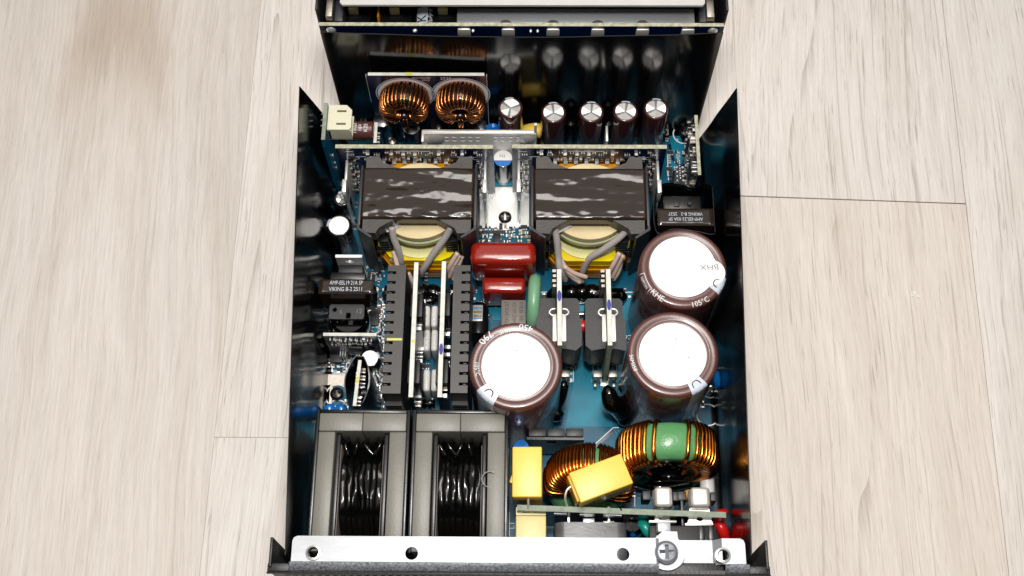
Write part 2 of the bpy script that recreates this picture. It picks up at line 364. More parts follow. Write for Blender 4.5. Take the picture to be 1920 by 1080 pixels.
def text(b, s, size, fn, m=0, width=None):                   # flat print mapped through fn(x,y)->point; centred on x
    if s not in _fc:
        cu = bpy.data.curves.new('t', 'FONT'); cu.body = s; cu.align_x = 'CENTER'; cu.align_y = 'CENTER'; cu.resolution_u = 2
        ob = bpy.data.objects.new('t', cu); COL.objects.link(ob); bpy.context.view_layer.update()
        me = bpy.data.meshes.new_from_object(ob.evaluated_get(bpy.context.evaluated_depsgraph_get()))
        bm = bmesh.new(); bm.from_mesh(me); bmesh.ops.triangulate(bm, faces=bm.faces[:])
        for _ in range(3):
            lg = [e for e in bm.edges if e.calc_length() > .22]
            if lg: bmesh.ops.subdivide_edges(bm, edges=lg, cuts=1); bmesh.ops.triangulate(bm, faces=[f for f in bm.faces if len(f.verts) > 3])
        bm.verts.index_update(); _fc[s] = ([v.co[:2] for v in bm.verts], [tuple(v.index for v in f.verts) for f in bm.faces]); bm.free()
        bpy.data.meshes.remove(me); bpy.data.objects.remove(ob); bpy.data.curves.remove(cu)
    vs, fs = _fc[s]; kx = size
    if width:
        xs = [v[0] for v in vs]; kx = width / max(1e-6, max(xs) - min(xs))
    b.add([fn(x * kx, y * size) for x, y in vs], fs, None, m)
flat = lambda cx, cy, z, a=0: (lambda x, y: (cx + x * math.cos(a) - y * math.sin(a), cy + x * math.sin(a) + y * math.cos(a), z))
front = lambda cx, y0, cz: (lambda x, y: (cx + x, y0, cz + y))

# ------------------------------------------------------------------ floor of planks
fl = B().box(-700, 700, -400, 900, -12, -3.2).build('floor', 'gap'); tag(fl, 'pale oak laminate floor under the opened power supply', kind='structure')
def plank(x0, x1, y0, y1, mk, lean=0.0, skew=False):
    cx, cy = (x0 + x1) / 2, (y0 + y1) / 2; b = B().box(x0 + .03, x1 - .03, y0 + .05, y1 - .05, -3.0, 0, 0.10, seg=1)
    if skew: b.v = [(vx + (5.5 / 157 * (vy - 92) if vx > cx else 0), vy, vz) for vx, vy, vz in b.v]
    o = b.build('plank', mk, None, (cx, cy, 0)); o.parent = fl; o.rotation_euler = (0, 0, lean); return o
plank(-420, -269.6, -380, 880, 'woodB'); plank(-269.3, -118.9, -380, 880, 'woodA')
plank(-118.9, 32.3, 65.5, 880, 'woodB', skew=True); plank(-118.9, 32.3, -380, 65.5, 'woodB', skew=True)
lean = -math.atan2(5.5, 157)
for (y0, y1, mk) in ((-380, 171, 'woodC'), (171, 880, 'woodB')):
    xa = 184 - 75.8 + (0.5 * (y0 + y1) - 92) * 5.5 / 157
    plank(xa - 75.7, xa + 75.7, y0, y1, mk, lean)
for (y0, y1) in ((-380, 430), (430, 880)):
    xa = 184 + 75.8 + (0.5 * (y0 + y1) - 92) * 5.5 / 157
    plank(xa - 75.7, xa + 75.7, y0, y1, 'woodB', lean)
xa = 184 + 227.5 + (250 - 92) * 5.5 / 157; plank(xa - 75.7, xa + 75.7, -380, 880, 'woodB', lean)
for k, (px, py, r) in enumerate(((1714, 549, 1.3), (1722, 556, 0.9), (1711, 554, 0.7))):
    x, y = P(px, py, 0.3); b = B(); poly = [(x + r * random.uniform(.5, 1.2) * math.cos(a), y + r * random.uniform(.5, 1.2) * math.sin(a)) for a in [i * 1.05 for i in range(6)]]
    b.prism(poly, 0.02, 0.35)
    tag(b.build('paint_flake', 'white', None, (x, y, 0)), ('largest white crumb on the grey oak plank', 'white crumb just below the largest crumb on the plank', 'smallest white crumb beside the largest crumb on the plank')[k], 'crumb', 'white crumbs on the plank')

# ------------------------------------------------------------------ case
case = T_('power_supply_case', 'opened black steel power supply case with its cover off, lying on the planks', 'case', (0, 100, 0))
case.part('bottom_tray', B().box(-75.6, 75.6, 0.2, 214, 0.05, 1.2), 'blackpaint')
case.part('rear_panel', B().box(-75.4, 75.4, 0, 1.1, 1.2, 76), 'blackpaint')
holes = []
for r in range(3):
    for i in range(58):
        cx = -71 + i * 2.45 + (1.22 if r % 2 else 0)
        if -72 < cx < 72: holes.append(circ(cx, 78 + r * 2.05, 0.95, 6, math.pi / 6))
case.part('vent_grille', B().plate([(-75.4, 76), (75.4, 76), (75.4, 84.2), (-75.4, 84.2)], holes, -1.1, 0, XZ), 'blackpaint', smooth=False)
def fold(b, x0, x1):
    pr = [(0.0 + 2.6 * (1 - math.cos(t)), 84.2 + 2.2 * math.sin(t)) for t in [math.pi / 2 * i / 6 for i in range(7)]]
    pr2 = [(y + 0.9 if i < 3 else y, z - 0.9) for i, (y, z) in enumerate(pr)][::-1]
    b.prism(pr + pr2, x0, x1, YZ)
b = B(); fold(b, -69.2, 42.4); fold(b, 62.4, 69.6); case.part('panel_fold', b, 'greypaint')
case.part('panel_lip', B().box(-76.2, 76.2, -0.75, -0.1, 84.0, 84.9, 0.25).box(42.6, 62.2, -0.1, 3.4, 83.0, 84.0, 0.2).box(-76, -69.3, -0.1, 2.4, 83.2, 84.9, .3).box(69.7, 76, -0.1, 2.4, 83.2, 84.9, .3), 'blackpaint')
fa = rrect(-68.7, 41.6, 2.7, 10.4, 0.2); fa = [(-68.7, 2.7), (41.6, 2.7), (41.6, 10.4), (-67.2, 10.4), (-68.3, 9.9), (-68.7, 8.9)]
h1, h2, h3, h4 = P(588, 1037, 86), P(772, 1038, 86), P(1168, 1040, 86), P(1355, 1042, 86)
b = B().plate(fa, [circ(*h1, 1.75, 24), circ(*h2, 1.95, 24), circ(*h3, 1.95, 24)], 85.4, 86.4)
b.plate([(61.6, 2.7), (68.6, 2.7), (68.6, 8.8), (68.2, 9.9), (67.2, 10.4), (61.6, 10.4)], [circ(*h4, 1.75, 24)], 85.4, 86.4)
for xa, xb in ((41.6, 45.0), (61.6, 59.2)):
    b.add([(xa, 2.7, 86.4), (xa, 10.4, 86.4), (xb, 10.4, 83.2), (xb, 2.7, 83.2), (xa, 2.7, 85.4), (xa, 10.4, 85.4), (xb, 10.4, 82.2), (xb, 2.7, 82.2)], [(0, 1, 2, 3), (7, 6, 5, 4), (0, 3, 7, 4), (1, 5, 6, 2)])
b.box(min(45.0, 59.2), 59.2, 2.7, 10.4, 82.2, 83.2)
case.part('top_flange', b, 'silver', smooth=False)
for i, h in enumerate((h1, h4)):
    case.part('threaded_bush', B().lathe([(1.5, 84.8), (1.5, 86.9), (1.75, 87.1), (2.3, 87.0), (2.45, 86.42), (2.45, 84.8)], 28, TR(*h)), 'steel')
for sx in (-1, 1):
    case.part('rear_side_tab', B().box(sx * 75.5, sx * 74.7, 1.2, 10, 1.2, 86.2, 0.15), 'blackpaint')
    case.part('front_side_tab', B().box(sx * 75.8, sx * 74.9, 203, 214, 1.2, 86.8, 0.15), 'blackpaint')
case.part('front_panel', B().box(-75.4, 75.4, 213, 214, 1.2, 86), 'blackpaint')
x0, x1 = P(637, 10, 86)[0], P(1322, 10, 86)[0]; yf = P(960, 10, 86)[1]
case.part('front_flange', B().prism([(x0, yf + 1), (x0 + 0.9, yf), (x1 - 0.9, yf), (x1, yf + 1), (x1, 214), (x0, 214)], 85.2, 86.2), 'palesteel')
for xa, xb in ((P(612, 30, 80)[0], P(624, 30, 80)[0]), (P(1324, 30, 80)[0], P(1338, 30, 80)[0])):
    case.part('side_bracket', B().box(xa, xb, 203.4, 212.9, 40, 82, 0.2), 'dullsteel')
    case.part('side_bracket', B().box(xb + 0.5, xb + 3.6 if xa < 0 else xb - 5, 203.4, 212.8, 40, 79, 0.2), 'plate')

def lsheet(sgn, near, far):
    nz_ = lambda u, v: 0.35 * noise.noise((u * 7 + sgn * 3, v * 3.5, 2.3)) * math.sin(math.pi * v) + .12 * noise.noise((u * 16, v * 6, 9 + sgn))*math.sin(math.pi * v)
    def fn(u, v):
        yb = 5.5 + (196 - 5.5) * u; yt = near[1] + (far[1] - near[1]) * u
        xt = near[0] + (far[0] - near[0]) * u
        return ((74.6 * sgn) * (1 - v) + xt * v + nz_(u, v), yb * (1 - v) + yt * v, 1.6 + (72 - 1.6) * v)
    return fn
o = B().sheet(lsheet(-1, (-73.2, 7.2), (-81.9, 179.3)), 60, 24, -0.35).build('insulation_sheet', 'blackfilm', None, (-75, 100, 1.6)); tag(o, 'glossy black plastic sheet standing along the left side of the case', 'plastic sheet', 'black insulation sheets')
o = B().sheet(lsheet(1, (72.9, 8.0), (79.3, 179.0)), 60, 24, 0.35).build('insulation_sheet', 'blackfilm', None, (75, 100, 1.6)); tag(o, 'glossy black plastic sheet standing along the right side of the case', 'plastic sheet', 'black insulation sheets')
def dsheet(u, v):
    x = -74.6 + 149.2 * u; k = 1 - (2 * u - 1) ** 2
    return (x, 199.4 - 0.9 * v - 2.2 * k * v + 0.4 * noise.noise((u * 5, v * 3, 1.7)), 1.6 + (79.6 - 1.6) * v)
o = B().sheet(dsheet, 40, 20, 0.35).build('divider_sheet', 'dividerfilm', None, (0, 195, 1.6)); tag(o, 'wide glossy black sheet standing across the case behind the brown capacitors', 'plastic sheet', 'black insulation sheets')

# ------------------------------------------------------------------ main board
ZB = 8.0
mb = T_('main_circuit_board', 'large blue main circuit board at the bottom of the case, carrying all the parts', 'circuit board', (0, 100, 6.4))
mb.part('board', B().box(-73.2, 73.2, 3, 193, 6.4, ZB), 'pcb', smooth=False)
zt = ZB + 0.06
b = B()
for poly in ([(1040, 655), (1180, 655), (1140, 760), (1150, 800), (1060, 800), (1075, 720)], [(1000, 548), (1200, 548), (1185, 600), (1010, 600)], [(905, 555), (1010, 555), (1005, 600), (905, 600)],
             [(700, 560), (722, 560), (716, 640), (698, 640)], [(1255, 255), (1275, 255), (1290, 300), (1258, 320)], [(1195, 905), (1320, 905), (1320, 935), (1195, 935)], [(615, 780), (650, 780), (640, 1000), (600, 1000)]):
    b.prism([P(x, y, ZB) for x, y in poly][::-1], ZB + .004, zt)
mb.part('copper_area', b, 'pcbtrace', smooth=False)
b = B()
for pts in ([(1010, 572), (1070, 572), (1092, 600), (1092, 650)], [(1165, 560), (1165, 620), (1180, 640)], [(1152, 806), (1112, 842)], [(1190, 930), (1240, 930)], [(1268, 232), (1278, 244)], [(1255, 270), (1262, 300), (1285, 318)], [(700, 548), (716, 572), (712, 640)], [(905, 575), (925, 600)], [(640, 690), (640, 720)], [(1000, 610), (1020, 640)], [(612, 640), (640, 648), (650, 670)]):
    q = [Vector((*P(x, y, ZB), 0)) for x, y in pts]
    for a, c in zip(q, q[1:]):
        d = (c - a); n = Vector((-d.y, d.x, 0)).normalized() * .55; b.add([tuple(p + Vector((0, 0, ZB + .09))) for p in (a - n, c - n, c + n, a + n)], [(0, 1, 2, 3)])
mb.part('bare_gap', b, 'pcbdark', kind='stuff', smooth=False)
b = B()
def silkline(pts, wd=0.35, z=ZB):
    q = [Vector((*P(x, y, z), 0)) for x, y in pts]
    for a, c in zip(q, q[1:]):
        d = (c - a); n = Vector((-d.y, d.x, 0)).normalized() * wd / 2
        b.add([tuple(p + Vector((0, 0, z + 0.12))) for p in (a - n, c - n, c + n, a + n)], [(0, 1, 2, 3)])
for L_ in ([(1008, 548), (1190, 548)], [(1008, 560), (1060, 560), (1090, 572)], [(1060, 682), (1075, 684), (1075, 715), (1062, 718)], [(1112, 684), (1156, 684), (1156, 716), (1112, 716), (1112, 684)],
           [(1110, 838), (1150, 802), (1160, 802)], [(1190, 918), (1300, 918)], [(1300, 918), (1300, 880)], [(1190, 918), (1190, 950)], [(955, 960), (955, 1005)],
           [(705, 545), (722, 545)], [(712, 560), (718, 566), (718, 630), (700, 632)], [(722, 628), (716, 630), (716, 670), (724, 672)], [(1252, 226), (1300, 226)], [(905, 560), (985, 560)], [(905, 568), (905, 600)], [(620, 680), (625, 700), (648, 700), (650, 680)],
           [(1276, 330), (1276, 345)], [(1252, 288), (1252, 330), (1270, 330)], [(715, 560), (760, 560)], [(800, 545), (830, 545)], [(1262, 872), (1320, 872), (1320, 1000)]):
    silkline(L_)
def ringsilk(px, py, r, wd=0.5, a0=0, a1=360, z=ZB + .13):
    x, y = P(px, py, ZB); n = 28; vs = []; fs = []
    for i in range(n + 1):
        a = math.radians(a0 + (a1 - a0) * i / n); vs += [(x + r * math.cos(a), y + r * math.sin(a), z), (x + (r + wd) * math.cos(a), y + (r + wd) * math.sin(a), z)]
    fs = [(2 * i, 2 * i + 1, 2 * i + 3, 2 * i + 2) for i in range(n)]; b.add(vs, fs)
for px, py, r in ((1282, 252, 4.2), (632, 742, 4.2), (947, 412, 4.4), (1327, 778, 4.0), (1331, 730, 3.2), (945, 345, 6.4), (700, 690, 4.5), (1203, 907, 1.2), (1275, 905, 1.2), (632, 770, 4.0)): ringsilk(px, py, r)
for s_, px, py, sz, a in (('C6', 1178, 632, 2.6, math.pi), ('C8', 1068, 712, 2.0, math.pi), ('CD5', 1118, 714, 2.0, math.pi), ('086', 629, 697, 2.2, math.pi), ('C30', 1251, 248, 1.8, math.pi / 2), ('R2', 1251, 262, 1.8, math.pi / 2), ('EC8', 1273, 290, 1.6, math.pi / 2), ('EC9', 1273, 302, 1.6, math.pi / 2),
                           ('S0E01R5', 915, 424, 2.0, math.pi), ('L1', 960, 985, 3.0, math.pi / 2), ('R62', 645, 697, 1.6, math.pi / 2), ('D805', 714, 718, 1.6, math.pi / 2)):
    x, y = P(px, py, ZB); text(b, s_, sz, flat(x, y, ZB + .13, a))
mb.part('silkscreen', b, 'silk', kind='stuff', smooth=False)
# small surface parts on the open stretches of the board
def smd(b, x, y, z, L=1.6, W=0.8, H=0.5, rot=0, body=0, T=None):
    t = TR(x, y, z) @ RZ(rot); t = (T @ t) if T is not None else t
    b.box(-L * .3, L * .3, -W / 2, W / 2, 0, H, T=t, m=body)
    for q in (-1, 1): b.box(q * L * .3, q * L * .5, -W / 2, W / 2, 0, H + .03, T=t, m=2)
def sot(b, x, y, z, T=None, w_=2.6, d=1.4, n=3, rot=0):
    t = TR(x, y, z) @ RZ(rot); t = (T @ t) if T is not None else t
    b.box(-w_ / 2, w_ / 2, -d / 2, d / 2, 0.1, 1.0, T=t, m=0)
    for i in range(n):
        for q in (-1, 1): b.box(-w_ / 2 + (i + .5) * w_ / n - .22, -w_ / 2 + (i + .5) * w_ / n + .22, q * d / 2, q * (d / 2 + .55), 0, .45, T=t, m=2)
b = B(); sp = []
def field(x0, x1, y0, y1, dx, dy, z=ZB, keep=.75):
    y = y0
    while y < y1:
        x = x0
        while x < x1:
            if random.random() < keep:
                wx, wy = P(x + random.uniform(-2, 2), y + random.uniform(-2, 2), z)
                if random.random() < .12: sot(b, wx, wy, z, rot=random.choice((0, 90)))
                else: smd(b, wx, wy, z, random.choice((1.6, 1.6, 2.0, 2.6)), random.choice((.8, 1.0, 1.25)), .55, random.choice((0, 90)), random.choice((0, 0, 1)))
            x += dx
        y += dy
field(902, 995, 428, 458, 9, 8, keep=.85); field(655, 720, 500, 520, 9, 8); field(880, 905, 545, 600, 10, 12); field(1020, 1200, 545, 575, 22, 12, keep=.4); field(612, 720, 545, 640, 12, 11, keep=.5); field(640, 700, 330, 470, 14, 14, keep=.5); field(1190, 1300, 890, 935, 20, 18, keep=.5); field(1290, 1345, 590, 760, 14, 14, keep=.35); field(702, 722, 500, 560, 10, 11); field(618, 705, 640, 680, 13, 11); field(1256, 1275, 286, 345, 11, 10, keep=.9); field(1240, 1252, 242, 268, 9, 9)
field(618, 722, 640, 700, 9, 9, keep=.8); field(700, 722, 575, 755, 9, 9, keep=.8); field(655, 660, 735, 765, 8, 9); field(700, 725, 700, 765, 9, 9, keep=.8); field(625, 700, 570, 625, 11, 10, keep=.6); field(785, 850, 510, 760, 14, 22, keep=.5); field(1066, 1078, 655, 700, 9, 12); field(1112, 1120, 655, 680, 9, 12); field(1118, 1160, 655, 680, 12, 14, keep=.6)
field(925, 975, 330, 400, 16, 14, keep=.4); field(640, 690, 240, 262, 10, 8); field(960, 985, 835, 840, 9, 9)
mb.part('surface_components', b, ['chip', 'smdcap', 'solder'], kind='stuff', smooth=False)
for px, py, dx, dy in ((632, 668, 5, 6.5), (702, 600, 4, 6), (932, 452, 3, 5)):
    x, y = P(px, py, ZB); bb = B(); bb.box(x - dx / 2, x + dx / 2, y - dy / 2, y + dy / 2, ZB + .2, ZB + 2.2, .15); mb.part('chip', bb, 'chip')
# bare tinned heat spreader area between the two transformers
b = B(); q = [P(x, y, ZB) for x, y in ((898, 350), (992, 350), (992, 428), (898, 428))]
b.prism([(x, y) for x, y in q][::-1], ZB + .02, ZB + .25); mb.part('tinned_pad', b, 'tin')
b = B(); q = [P(x, y, ZB) for x, y in ((614, 702), (650, 702), (648, 722), (612, 722))]; b.prism(q[::-1], ZB + .02, ZB + .2); mb.part('tinned_pad', b, 'dullsteel')
b = B()
for px, py in ((1203, 903), (1205, 915), (1276, 905), (1288, 898), (958, 815), (1244, 218), (607, 752)):
    x, y = P(px, py, ZB); b.lathe([(1.3, ZB), (1.1, ZB + .5), (.5, ZB + 1.0), (0, ZB + 1.1)], 12, TR(x, y))
mb.part('solder_joint', b, 'solder')
b = B()
for px, py in [(1062 + 9 * i, 690 + 11 * j) for i in range(2) for j in range(3)] + [(1122 + 26 * i, 690 + 9 * j) for i in range(2) for j in range(3)] + [(1086, 671), (1108, 671), (1040, 552), (1020, 553), (1180, 556), (1196, 640), (1150, 640), (640, 655), (660, 640), (700, 700), (712, 690), (716, 742), (706, 760), (1262, 240), (1270, 262), (1240, 300), (1325, 880), (1225, 925), (1250, 925), (1310, 890), (920, 560), (930, 575), (915, 590), (890, 560), (640, 320), (646, 340)]:
    x, y = P(px, py, ZB); b.lathe([(.55, ZB + .05), (.5, ZB + .16), (.2, ZB + .16), (.18, ZB + .06)], 10, TR(x, y))
mb.part('via', b, 'solder', kind='stuff')
x, y = P(612, 985, 8); b = B().box(-73.6, -72.6, 58, 84, ZB, ZB + 1.2); mb.part('edge_rail', b, 'dullsteel')

# screws with a real cross recess
def screw(label, px, py, z, r, mk, group='screws'):
    x, y = P(px, py, z); t = T_('screw', label, 'screw', (x, y, z - 2), group); a = r * .62; c = r * .16
    cross = [(c, c), (a, c), (a, -c), (c, -c), (c, -a), (-c, -a), (-c, -c), (-a, -c), (-a, c), (-c, c), (-c, a), (c, a)]
    b = B().plate(circ(0, 0, r * .74, 28), [cross], z - .5, z + .62 * .5, TR(x, y))
    b.v = [(vx, vy, vz + (.5 * r * .3 * (1 - ((vx - x) ** 2 + (vy - y) ** 2) / (r * .74) ** 2) if vz > z else 0)) for vx, vy, vz in b.v]
    b.lathe([(r * .74, z + .31), (r * .9, z + .08), (r, z - .5), (r * .97, z - 1.0), (r * .7, z - 1.2), (0, z - (1.2 if mk == 'plasblack' else 2.6))], 28, TR(x, y))
    t.part('head', b, mk, ang=50); return t
screw('black cross-head screw in the tinned pad between the two transformers', 947, 406, 10.2, 2.7, 'plasblack')
screw('black cross-head screw at the left edge of the blue board, beside the shrink-wrapped board', 631, 737, 10.2, 2.6, 'plasblack')
screw('black cross-head screw at the back right corner of the blue board', 1285, 246, 10.2, 2.6, 'plasblack')
screw('shiny steel cross-head screw clamping the earth lug on the top flange', 1250, 1035, 87.2, 3.55, 'screwsteel')
x, y = P(1250, 1036, 85); lug = T_('earth_lug', 'silver ring terminal under the steel screw on the top flange', 'ring terminal', (x, y, 83.4))
b = B().plate([(x + 5.6 * math.cos(a), y + 5.4 * math.sin(a)) for a in [math.radians(k) for k in range(130, 410 + 1, 14)]] + [(x + 3.4, y + 6.3), (x - 1, y + 6.4)], [circ(x, y, 1.9, 20)], 84.2, 85.4)
lug.part('ring', b, 'silver'); lug.part('tail', B().box(x - 2.4, x + 1.6, y + 6.3, y + 9.5, 79, 84.6, .3), 'silver')

# ------------------------------------------------------------------ builders for repeated kinds
def toroid(t, c, R, ri, T, wr, arcs, core, wire, rot, rough=.12, nseg=48, coreback=0.9):
    """ring core (axis = local z) wound with separate turns"""
    Tm = TR(*c) @ rot; e = min(T * .22, (R - ri) * .28)
    prof = [(R - e, -T / 2), (R, -T / 2 + e), (R, T / 2 - e), (R - e, T / 2), (ri + e, T / 2), (ri, T / 2 - e), (ri, -T / 2 + e), (ri + e, -T / 2), (R - e, -T / 2)]
    k = t.part('core', B().lathe(prof, nseg, Tm), core, ang=50)
    b = B(); a_ = (R - ri) / 2 + wr; h_ = T / 2 + wr; rm = (R + ri) / 2
    for (a0, a1, n) in arcs:
        for i in range(n):
            th = math.radians(a0 + (a1 - a0) * (i + .5 + random.uniform(-rough, rough)) / n); dth = math.radians((a1 - a0) / n) * .5
            pts = []
            for j in range(22):
                p = 2 * math.pi * j / 22; cp, sp_ = math.cos(p), math.sin(p)
                q = (abs(cp) ** 4 + abs(sp_) ** 4) ** -.25
                x = rm + a_ * cp * q; z = h_ * sp_ * q; tt = th + dth * math.sin(p + .5) * .8
                pts.append((x * math.cos(tt), x * math.sin(tt), z))
            b.tube(pts, wr, 7, closed=True, T=Tm)
    t.part('winding', b, wire, ang=180); return k

def rim_z(r, R, H, f=1.5):
    return H if r < R - f else (H - f + math.sqrt(max(0, f * f - (r - R + f) ** 2)) if r < R else H - f - (r - R) * 1.2)
def bigcap(label, c, R, H, stripe, texts, dots=True, side=True, sticker=False):
    x, y = c; t = T_('electrolytic_capacitor', label, 'capacitor', (x, y, ZB), 'large brown electrolytic capacitors'); ri = R * .735; T = TR(x, y)
    pr = [(R - .6, ZB), (R, ZB + 1), (R, H - 1.5)] + [(R - 1.5 + 1.5 * math.cos(a), H - 1.5 + 1.5 * math.sin(a)) for a in [math.pi / 2 * i / 6 for i in range(1, 7)]] + [(ri + 1.3, H - .12), (ri + .9, H - .34), (ri + .3, H - .02), (ri, H - .1), (ri - .1, H - .6)]
    t.part('sleeve', B().lathe(pr, 72, T), 'sleeve', ang=60)
    lid = t.part('lid', B().lathe([(ri, H - .45), (ri - .6, H - .35), (0, H - .3)], 56, T), 'alutop')
    if dots:
        b = B(); a = random.uniform(-.25, .15) 
        for q in (a, a + math.pi / 2):
            d = Vector((math.cos(q), math.sin(q))); n = Vector((-d.y, d.x))
            for s_, ww, L0, L1 in ((1, .13, .5, 5.6), (-1, .13, .5, 5.6)):
                b.add([(x + d.x * s_ * u + n.x * v * ww, y + d.y * s_ * u + n.y * v * ww, H - .27) for u, v in ((L0, -1), (L1, -1), (L1, 1), (L0, 1))], [(0, 1, 2, 3)])
                b.cyl(x + d.x * s_ * 5.7, y + d.y * s_ * 5.7, H - .5, H - .26, .28, 8)
        t.part('vent_score', b, 'brownbox', lid)
    a0, a1 = map(math.radians, stripe)
    pr2 = [(r + (.06 if r > R - 1.5 else 0), z + .06) for r, z in [(ri + .1, H + .02)] + [(ri + 1.2, H), (R - 1.5, H)] + [(R - 1.5 + 1.5 * math.cos(a), H - 1.5 + 1.5 * math.sin(a)) for a in [math.pi / 2 * (1 - i / 6) for i in range(1, 7)]]] + [(R + .06, H - 14), (R + .06, ZB + 2)]
    st = t.part('stripe', B().lathe(pr2, 14, T, a0=a0, a1=a1), 'stripe', ang=60)
    am = (a0 + a1) / 2; b = B(); pts = []
    for u, v in [(-2.4, 1.7), (.6, 1.7)] + [(.6 + 1.7 * math.sin(k), 1.7 * math.cos(k)) for k in [math.pi * i / 8 for i in range(9)]] + [(-2.4, -1.7)]:
        r = R - 1.9 - u * .9; th = am + v / R; r = min(max(r, ri + .4), R - .2); pts.append((x + r * math.cos(th), y + r * math.sin(th), rim_z(r, R, H) + .1))
    b.tube(pts, .24, 5); t.part('minus_mark', b, 'sleeve', st)
    b = B()
    for s_, ang, rr, sz in texts:
        def fn(u, v, ang=ang, rr=rr):
            r = rr - v; th = math.radians(ang) + u / rr; rc = min(r, R); return (x + (rc + .05) * math.cos(th), y + (rc + .05) * math.sin(th), rim_z(r, R, H) + .12)
        text(b, s_, sz, fn)
    if b.v: t.part('lettering', b, 'silk', smooth=False)
    if side:
        b = B()
        for i, ang in enumerate(range(150, 330, 26)):
            for j, s_ in enumerate(('450V', 'KHE 790\u00b5F', '105\u00b0C KPM(M)')):
                zc = H - 8 - 8.5 * j - (4 if i % 2 else 0)
                text(b, s_, 3.8 - .5 * (j == 2), (lambda u, v, ang=ang, zc=zc: (x + (R + .05) * math.cos(math.radians(ang) + u / R), y + (R + .05) * math.sin(math.radians(ang) + u / R), zc + v)), width=(6.5 if j == 0 else 8.5))
        t.part('side_print', b, 'inkgrey', smooth=False)
    return t
def smallcap(t, c, z0, H, R, sl, stripe_a=90, vent='Y', rim=.8, stripe=True, rotv=0, axis=None):
    T = axis if axis is not None else TR(*c); ri = R * rim
    t.part('sleeve', B().lathe([(R * .94, z0), (R, z0 + .4), (R, H - .9)] + [(R - .9 + .9 * math.cos(a), H - .9 + .9 * math.sin(a)) for a in [math.pi / 2 * i / 5 for i in range(1, 6)]] + [(ri, H - .1), (ri - .05, H - .4)], 36, T), sl, ang=60)
    b = B()
    if vent == 'Y':
        for k in range(3):
            a0 = rotv + k * 2 * math.pi / 3; vs = [(.3 * math.cos(a0 + 1.05), .3 * math.sin(a0 + 1.05), H - .6)]; n = 10
            for i in range(n + 1):
                a = a0 + 2 * math.pi / 3 * (.07 + .86 * i / n); vs.append((ri * math.cos(a), ri * math.sin(a), H - .1 - .5 * abs(2 * i / n - 1)))
            b.add(vs, [(0, i, i + 1) for i in range(1, n + 1)], T)
        t.part('vent_groove_shade', B().lathe([(ri, H - .65), (0, H - .7)], 24, T), 'inkgrey')  # dark grey floor: the shade in the vent grooves is put into the colour
    else: b.lathe([(ri, H - .35), (ri * .9, H - .25), (0, H - .22)], 30, T)
    t.part('lid', b, 'alutop', ang=12)
    if stripe:
        a0, a1 = math.radians(stripe_a - 22), math.radians(stripe_a + 22)
        t.part('stripe', B().lathe([(ri + .05, H + .03), (R - .9, H + .05)] + [(R - .87 + .9 * math.cos(a), H - .87 + .9 * math.sin(a)) for a in [math.pi / 2 * (1 - i / 5) for i in range(1, 6)]] + [(R + .04, z0 + 1)], 8, T, a0=a0, a1=a1), 'stripe', ang=60)

# ------------------------------------------------------------------ front (far) end: socket board, sockets, shield
z = 79; yb = P(960, 46, z)[1]; xl, xr = P(598, 46, z)[0], P(1358, 47, z)[0]
sb = T_('socket_board', 'navy board across the far end of the case, with solder tabs along its top edge', 'circuit board', (0, yb, 6))
sb.part('board', B().box(xl, xr, yb - .7, yb + .7, 6, z - .05, T=None), 'pcbdark', smooth=False)
sb.part('board_edge', B().box(xl - .02, xr + .02, yb - .72, yb + .72, z - .05, z + .12), 'pcbedge', smooth=False)
for px in (870, 953, 1037, 1121, 1205, 1290):
    xx, _ = P(px, 57, 77); b = B(); b.box(xx - 2.4, xx + 2.4, yb - 1.5, yb - .7, 73.4, 77.9, .5); sb.part('solder_tab', b, 'nickel')
b = B()
for px, r in ((621, 1.9), (1336, 1.9), (777, .7), (779, .8), (887, .7), (995, .6), (1008, .6)):
    xx, _ = P(px, 57, 76); b.lathe([(r, 0), (r * .8, .5), (r * .3, .9), (0, .95)], 14, TR(xx, yb - .7, 76.2) @ RX(90))
sb.part('solder_joint', b, 'solder')
for k, (px, lab) in enumerate(((665, 'black board socket at the left of the far end, two places from the white-banded capacitor'), (742, 'black board socket just left of the white-banded capacitor'), (832, 'black board socket just right of the white-banded capacitor'))):
    zc = 72; xx, yy = P(px, 26, zc); y0 = yb + .8
    t = T_('board_socket', lab, 'socket', (xx, y0 + 5, 45), 'black sockets on the socket board')
    t.part('housing', B().box(xx - 6.6, xx + 6.2, y0, 212.4, 45, zc - (.0), .5), 'plasblack')
    b = B(); text(b, 'DST', 2.7, flat(*P(px + 3, 32, zc), zc + .06)); t.part('lettering', b, 'plasgrey', smooth=False)
    t.part('latch', B().box(xx - 2.1, xx + 1.6, 211.3, 212.3, zc, zc + 3.5, .2), 'cream')
t = T_('contact_pin', 'thin gold pin between the two left black sockets', 'pin', (*P(709, 22, 76), 60)); xx, yy = P(709, 22, 76)
t.part('pin', B().box(xx - .35, xx + .35, yy - 2.4, yy + 2.6, 60, 76, .15), 'kaptondk')
xx, yy = P(790, 28, 74); t = T_('banded_capacitor', 'black capacitor with a pale band lying between the black sockets', 'capacitor', (xx, yy, 60))
t.part('body', B().cyl(0, 0, -3.6, 6.0, 4.3, 28, .8, T=TR(xx + 1.2, 209.2, 70.4) @ RX(90)), 'sleeveblack')
Tb = TR(xx + 1.2, 209.2, 70.4); b = B(); vs = []
for i in range(9):
    a = math.radians(72 + 58 * i / 8)
    for yq in (-6.0, 3.6): vs.append((4.36 * math.cos(a), yq, 4.36 * math.sin(a)))
b.add(vs, [(2 * i, 2 * i + 1, 2 * i + 3, 2 * i + 2) for i in range(8)], Tb); st = t.part('band', b, 'stripe')
